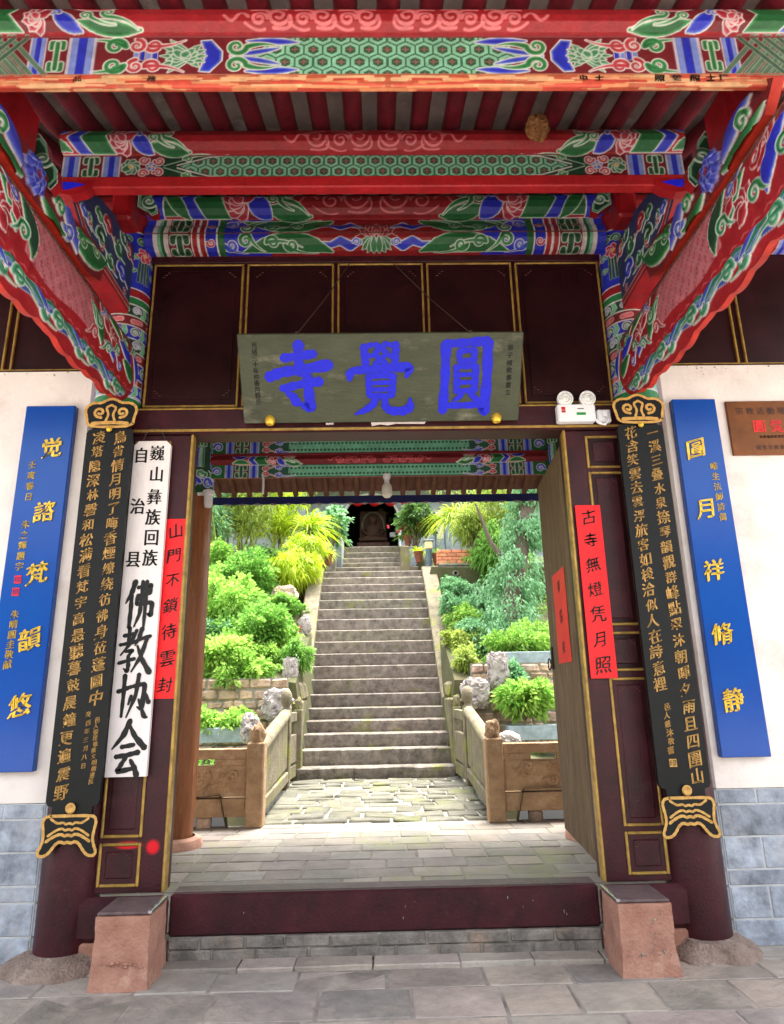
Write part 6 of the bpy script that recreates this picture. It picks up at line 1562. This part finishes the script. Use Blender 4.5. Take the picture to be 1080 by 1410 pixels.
potted('pot of pink blossom right of the shrine door', 562, 752, 14.2, 381, 'leaf_fresh', 22)
potted('pot of arching yellow green leaves right of the upper steps', 577, 775, 12.9, 382, 'leaf_yellow')
potted('small red brown pot beside the right lantern', 602, 778, 12.5, 383, 'leaf_mid')
mb = MB(); b = at(408, 870, 9.0); r2 = np.random.default_rng(5)
for k in range(8): leaves(mb, np.repeat((b + r2.normal(0, .05, 3))[None], 7, 0), rand_dirs(7, r2), .06, .025, 'flower_pink', r2, .1)
tag(mb.build('red_blossom'), 'tiny red blossom low beside the left ramp', 'flower')
for s, px, py, lab in ((-1, 438, 745, 'cream lantern on a dark post left of the upper steps'), (1, 590, 745, 'cream lantern on a blue grey post right of the upper steps')):
    p = at(px, py, 12.4); t = thing('garden_lantern', lab, 'lantern', (p[0], 12.4, 4.4), 'cream garden lanterns')
    mb = MB(); mb.lathe((p[0], 12.4, 0), [(.075, 4.42), (.075, 4.9), (.085, 4.92), (.085, 4.97)], 'blue_grey_post' if s > 0 else 'black_iron', 16); mb.build('post', t)
    mb = MB(); mb.box(p[0] - .10, p[0] + .10, 12.3, 12.5, 4.972, 5.17, 'lantern_cream', .02); mb.build('lamp_shade', t)
    mb = MB(); mb.box(p[0] - .13, p[0] + .13, 12.27, 12.53, 5.172, 5.2, 'blue_grey_post', .01); mb.build('cap', t)
for s, lab in ((-1, 'pale stone kerb post at the left top of the steps'), (1, 'mossy stone kerb post at the right top of the steps')):
    mb = MB(); x = at(456 if s < 0 else 558, 770, 13.4)[0]; mb.obox((x - .13, 13.2, 4.3), EX, EY, EZ, .26, 1.2, .95 if s > 0 else .75, 'mossy_stone' if s > 0 else 'stair_stone', .03, jit=.02); tag(mb.build('kerb_post'), lab, 'kerb')

# ---- shrine hall at the top
hall = thing('shrine_hall', 'small shrine hall with an arched dark doorway at the top of the steps', 'shrine', (-.33, 16.6, 5.5))
YH = 16.6; x0, zb_ = at(472, 750, YH)[0], at(472, 750, YH)[2]; x1 = at(551, 750, YH)[0]; cx = (x0 + x1) / 2; hw = (x1 - x0) / 2
arch = [(cx - hw, 5.3)] + [(cx - hw * 1.0 - .06 * math.sin(math.pi * q) * 0, 5.3 + q * .9) for q in (.5, 1)] + [(cx + hw * math.cos(a) * (1 + .04 * math.sin(a)), 6.75 + 1.0 * math.sin(a)) for a in np.linspace(math.pi, 0, 22)] + [(cx + hw, 6.2), (cx + hw, 5.3)]
mb = MB()
outer = [(cx - 6, 5.3), (cx - 6, 8.0), (cx, 8.0), (cx + 6, 8.0), (cx + 6, 5.3)]
k = len(arch) // 2
mb.prism(outer[:3] + arch[:k + 1][::-1], (0, YH, 0), EX, EZ, EY, .25, 'pale_wall'); mb.prism(arch[k:][::-1] + outer[2:][0:1] + outer[3:] if False else [outer[2]] + outer[3:] + arch[k:][::-1], (0, YH, 0), EX, EZ, EY, .25, 'pale_wall')
mb.build('wall', hall)
mb = MB(); mb.tube([(x, YH - .02, z) for x, z in arch], .045, 'white_plastic', 8); mb.build('arch_trim', hall)
mb = MB(); mb.box(cx - 1.8, cx + 1.8, YH + 3.0, YH + 3.1, 5.2, 8, 'dark_interior'); mb.box(cx - 1.8, cx - 1.7, YH + .26, YH + 2.99, 5.2, 8, 'dark_interior'); mb.box(cx + 1.7, cx + 1.8, YH + .26, YH + 2.99, 5.2, 8, 'dark_interior'); mb.box(cx - 1.7, cx + 1.7, YH + .26, YH + 2.99, 7.9, 8, 'dark_interior'); mb.box(cx - 1.7, cx + 1.7, YH + .26, YH + 2.99, 5.2, 5.5, 'dark_interior'); mb.build('inner_room', hall)
mb = MB(); mb.prism([(cx - 6.5, 7.9), (cx + 6.5, 7.9), (cx + 5, 9.6), (cx - 5, 9.6)], (0, YH - 1.0, 0), EX, EZ, EY, 4, 'roof_tile_underside'); mb.build('roof', hall)
Ys = YH + 1.3; zs = at(514, 748, Ys)[2]; sx = at(514, 725, Ys)[0]
nic = thing('buddha_niche', 'dim seated stone figure in a round halo frame inside the shrine doorway', 'statue', (sx, Ys, zs - .4))
mb = MB(); W_, H_ = (at(533, 725, Ys)[0] - at(496, 725, Ys)[0]) / 2, at(514, 702, Ys)[2] - zs
mb.box(sx - W_, sx + W_, Ys + .12, Ys + .2, zs, zs + H_, 'statue_stone', .03); mb.box(sx - W_ * 1.2, sx + W_ * 1.2, Ys - .3, Ys + .2, zs - .9, zs - .02, 'statue_stone', .03); fr = mb.build('frame', nic)
mb = MB(); mb.tube([(sx + W_ * .82 * math.cos(a), Ys + .09, zs + H_ * .52 + H_ * .42 * math.sin(a)) for a in np.linspace(0, 2 * math.pi, 40)], .035, 'grey_concrete', 8); mb.build('halo', nic)
mb = MB(); hz = zs + .04
mb.lathe((sx, Ys - .02, hz), [(.0, 0), (.42, .02), (.45, .10), (.36, .17), (.26, .22), (.25, .38), (.29, .52), (.25, .60), (.10, .64), (.085, .68), (.12, .72), (.145, .80), (.135, .88), (.09, .93), (.05, .95), (.05, .98), (0, 1.0)], 'statue_stone', 28)
V_ = mb.v[0]; V_[:, 1] = (V_[:, 1] - Ys + .02) * .5 + Ys - .02
for s in (-1, 1): mb.tube([(sx + s * .27, Ys, hz + .54), (sx + s * .36, Ys - .04, hz + .38), (sx + s * .2, Ys - .15, hz + .24), (sx + s * .02, Ys - .19, hz + .22)], [.06, .06, .05, .035], 'statue_stone', 12); mb.tube([(sx + s * .16, Ys, hz + .1), (sx + s * .42, Ys - .08, hz + .09), (sx + s * .1, Ys - .2, hz + .07)], [.09, .08, .05], 'statue_stone', 12)
mb.build('seated_figure', nic)
mb = MB(); q = at(541, 735, YH + 1.1); mb.box(q[0] - .1, q[0] + .1, YH + 1.1, YH + 1.25, q[2] - .1, q[2] + .06, 'white_plastic', .02); tag(mb.build('donation_box'), 'small pale box inside the shrine doorway beside the figure', 'box')
# red lantern fringe under the shrine eaves
for i, px in enumerate((493, 516, 538, 560)):
    p = at(px, 692, YH - .4); mb = MB(); mb.lathe((p[0], YH - .4, p[2]), [(0, .12), (.08, .11), (.16, .06), (.17, 0), (.16, -.06), (.08, -.11), (0, -.12)], 'plate_red', 20); mb.lathe((p[0], YH - .4, p[2]), [(.05, .12), (.05, .15), (0, .15)], 'gold_paint', 12)
    tag(mb.build('red_lantern'), 'small red lantern under the shrine eaves, %s from the left' % ('first', 'second', 'third', 'fourth')[i], 'lantern', 'red lanterns under the shrine eaves')
# pale compound walls glimpsed between the leaves, notice board
mb = MB(); mb.box(-9, -2.4, 16.0, 16.2, 5, 8.2, 'pale_wall'); tag(mb.build('compound_wall'), 'pale plaster wall glimpsed between the bamboo on the left', 'wall')
p = at(612, 720, 14.5); t = thing('notice_board', 'white notice board on posts right of the shrine steps', 'notice board', (p[0], 14.5, 5.2)); a, b = at(600, 705, 14.5), at(612, 742, 14.5)
mb = MB(); mb.box(a[0], b[0], 14.5, 14.54, b[2], a[2], 'white_board', .01); mb.build('panel', t)
mb = MB(); mb.box(a[0] - .05, a[0] - .002, 14.48, 14.54, 4.9, a[2] + .05, 'blue_grey_post', .005); mb.box(b[0] + .002, b[0] + .05, 14.48, 14.54, 4.9, a[2] + .05, 'blue_grey_post', .005); mb.build('posts', t)
# far trees behind the wall
for i, (px, Y, r, m) in enumerate(((290, 19, 2.6, 'leaf_fresh'), (345, 21, 2.6, 'leaf_bamboo'), (410, 20, 2.4, 'leaf_mid'), (620, 19, 2.2, 'leaf_fresh'), (690, 20, 2.6, 'leaf_mid'), (760, 19, 2.6, 'leaf_fresh'), (560, 24, 3, 'leaf_mid'), (230, 17, 2.4, 'leaf_mid'))):
    p = at(px, 690, Y)
    shrub('background_tree', ('pale green', 'yellowish', 'mid green', 'bright green', 'leafy green', 'light green', 'dark green', 'dense green')[i] + ' tree rising behind the garden, ' + ('beyond the far left bamboo', 'beyond the pale wall strip', 'behind the left palm', 'behind the right palm', 'behind the dwarf tree', 'behind the leaning trunk', 'behind the shrine hall', 'hidden past the left column')[i], 'tree', p, r, 6000, .26, .07, m, 400 + i, 'trees behind the garden', 26, base=(p[0], Y, 5.2), sq=(1, .8, 1.0))
# ground cover on the slopes
r2 = np.random.default_rng(90); P, D = [], []
while len(P) < 12000:
    x, y = r2.uniform(-5, 5), r2.uniform(6.0, 13.5)
    if abs(x - xc_(y)) < 1.75: continue
    if mnoise.noise(Vector((x * .9, y * .9, 3))) < -.12: continue
    P.append((x, y, terr(x, y) + r2.uniform(-.05, .12))); D.append((r2.normal(0, .6), r2.normal(0, .6) - .2, r2.uniform(.3, 1)))
mb = MB(); leaves(mb, np.array(P), np.array(D), .10, .028, 'leaf_mid', r2, .3); tag(mb.build('ground_cover'), 'low green ground cover over the garden slopes', 'ground cover', kind='stuff')
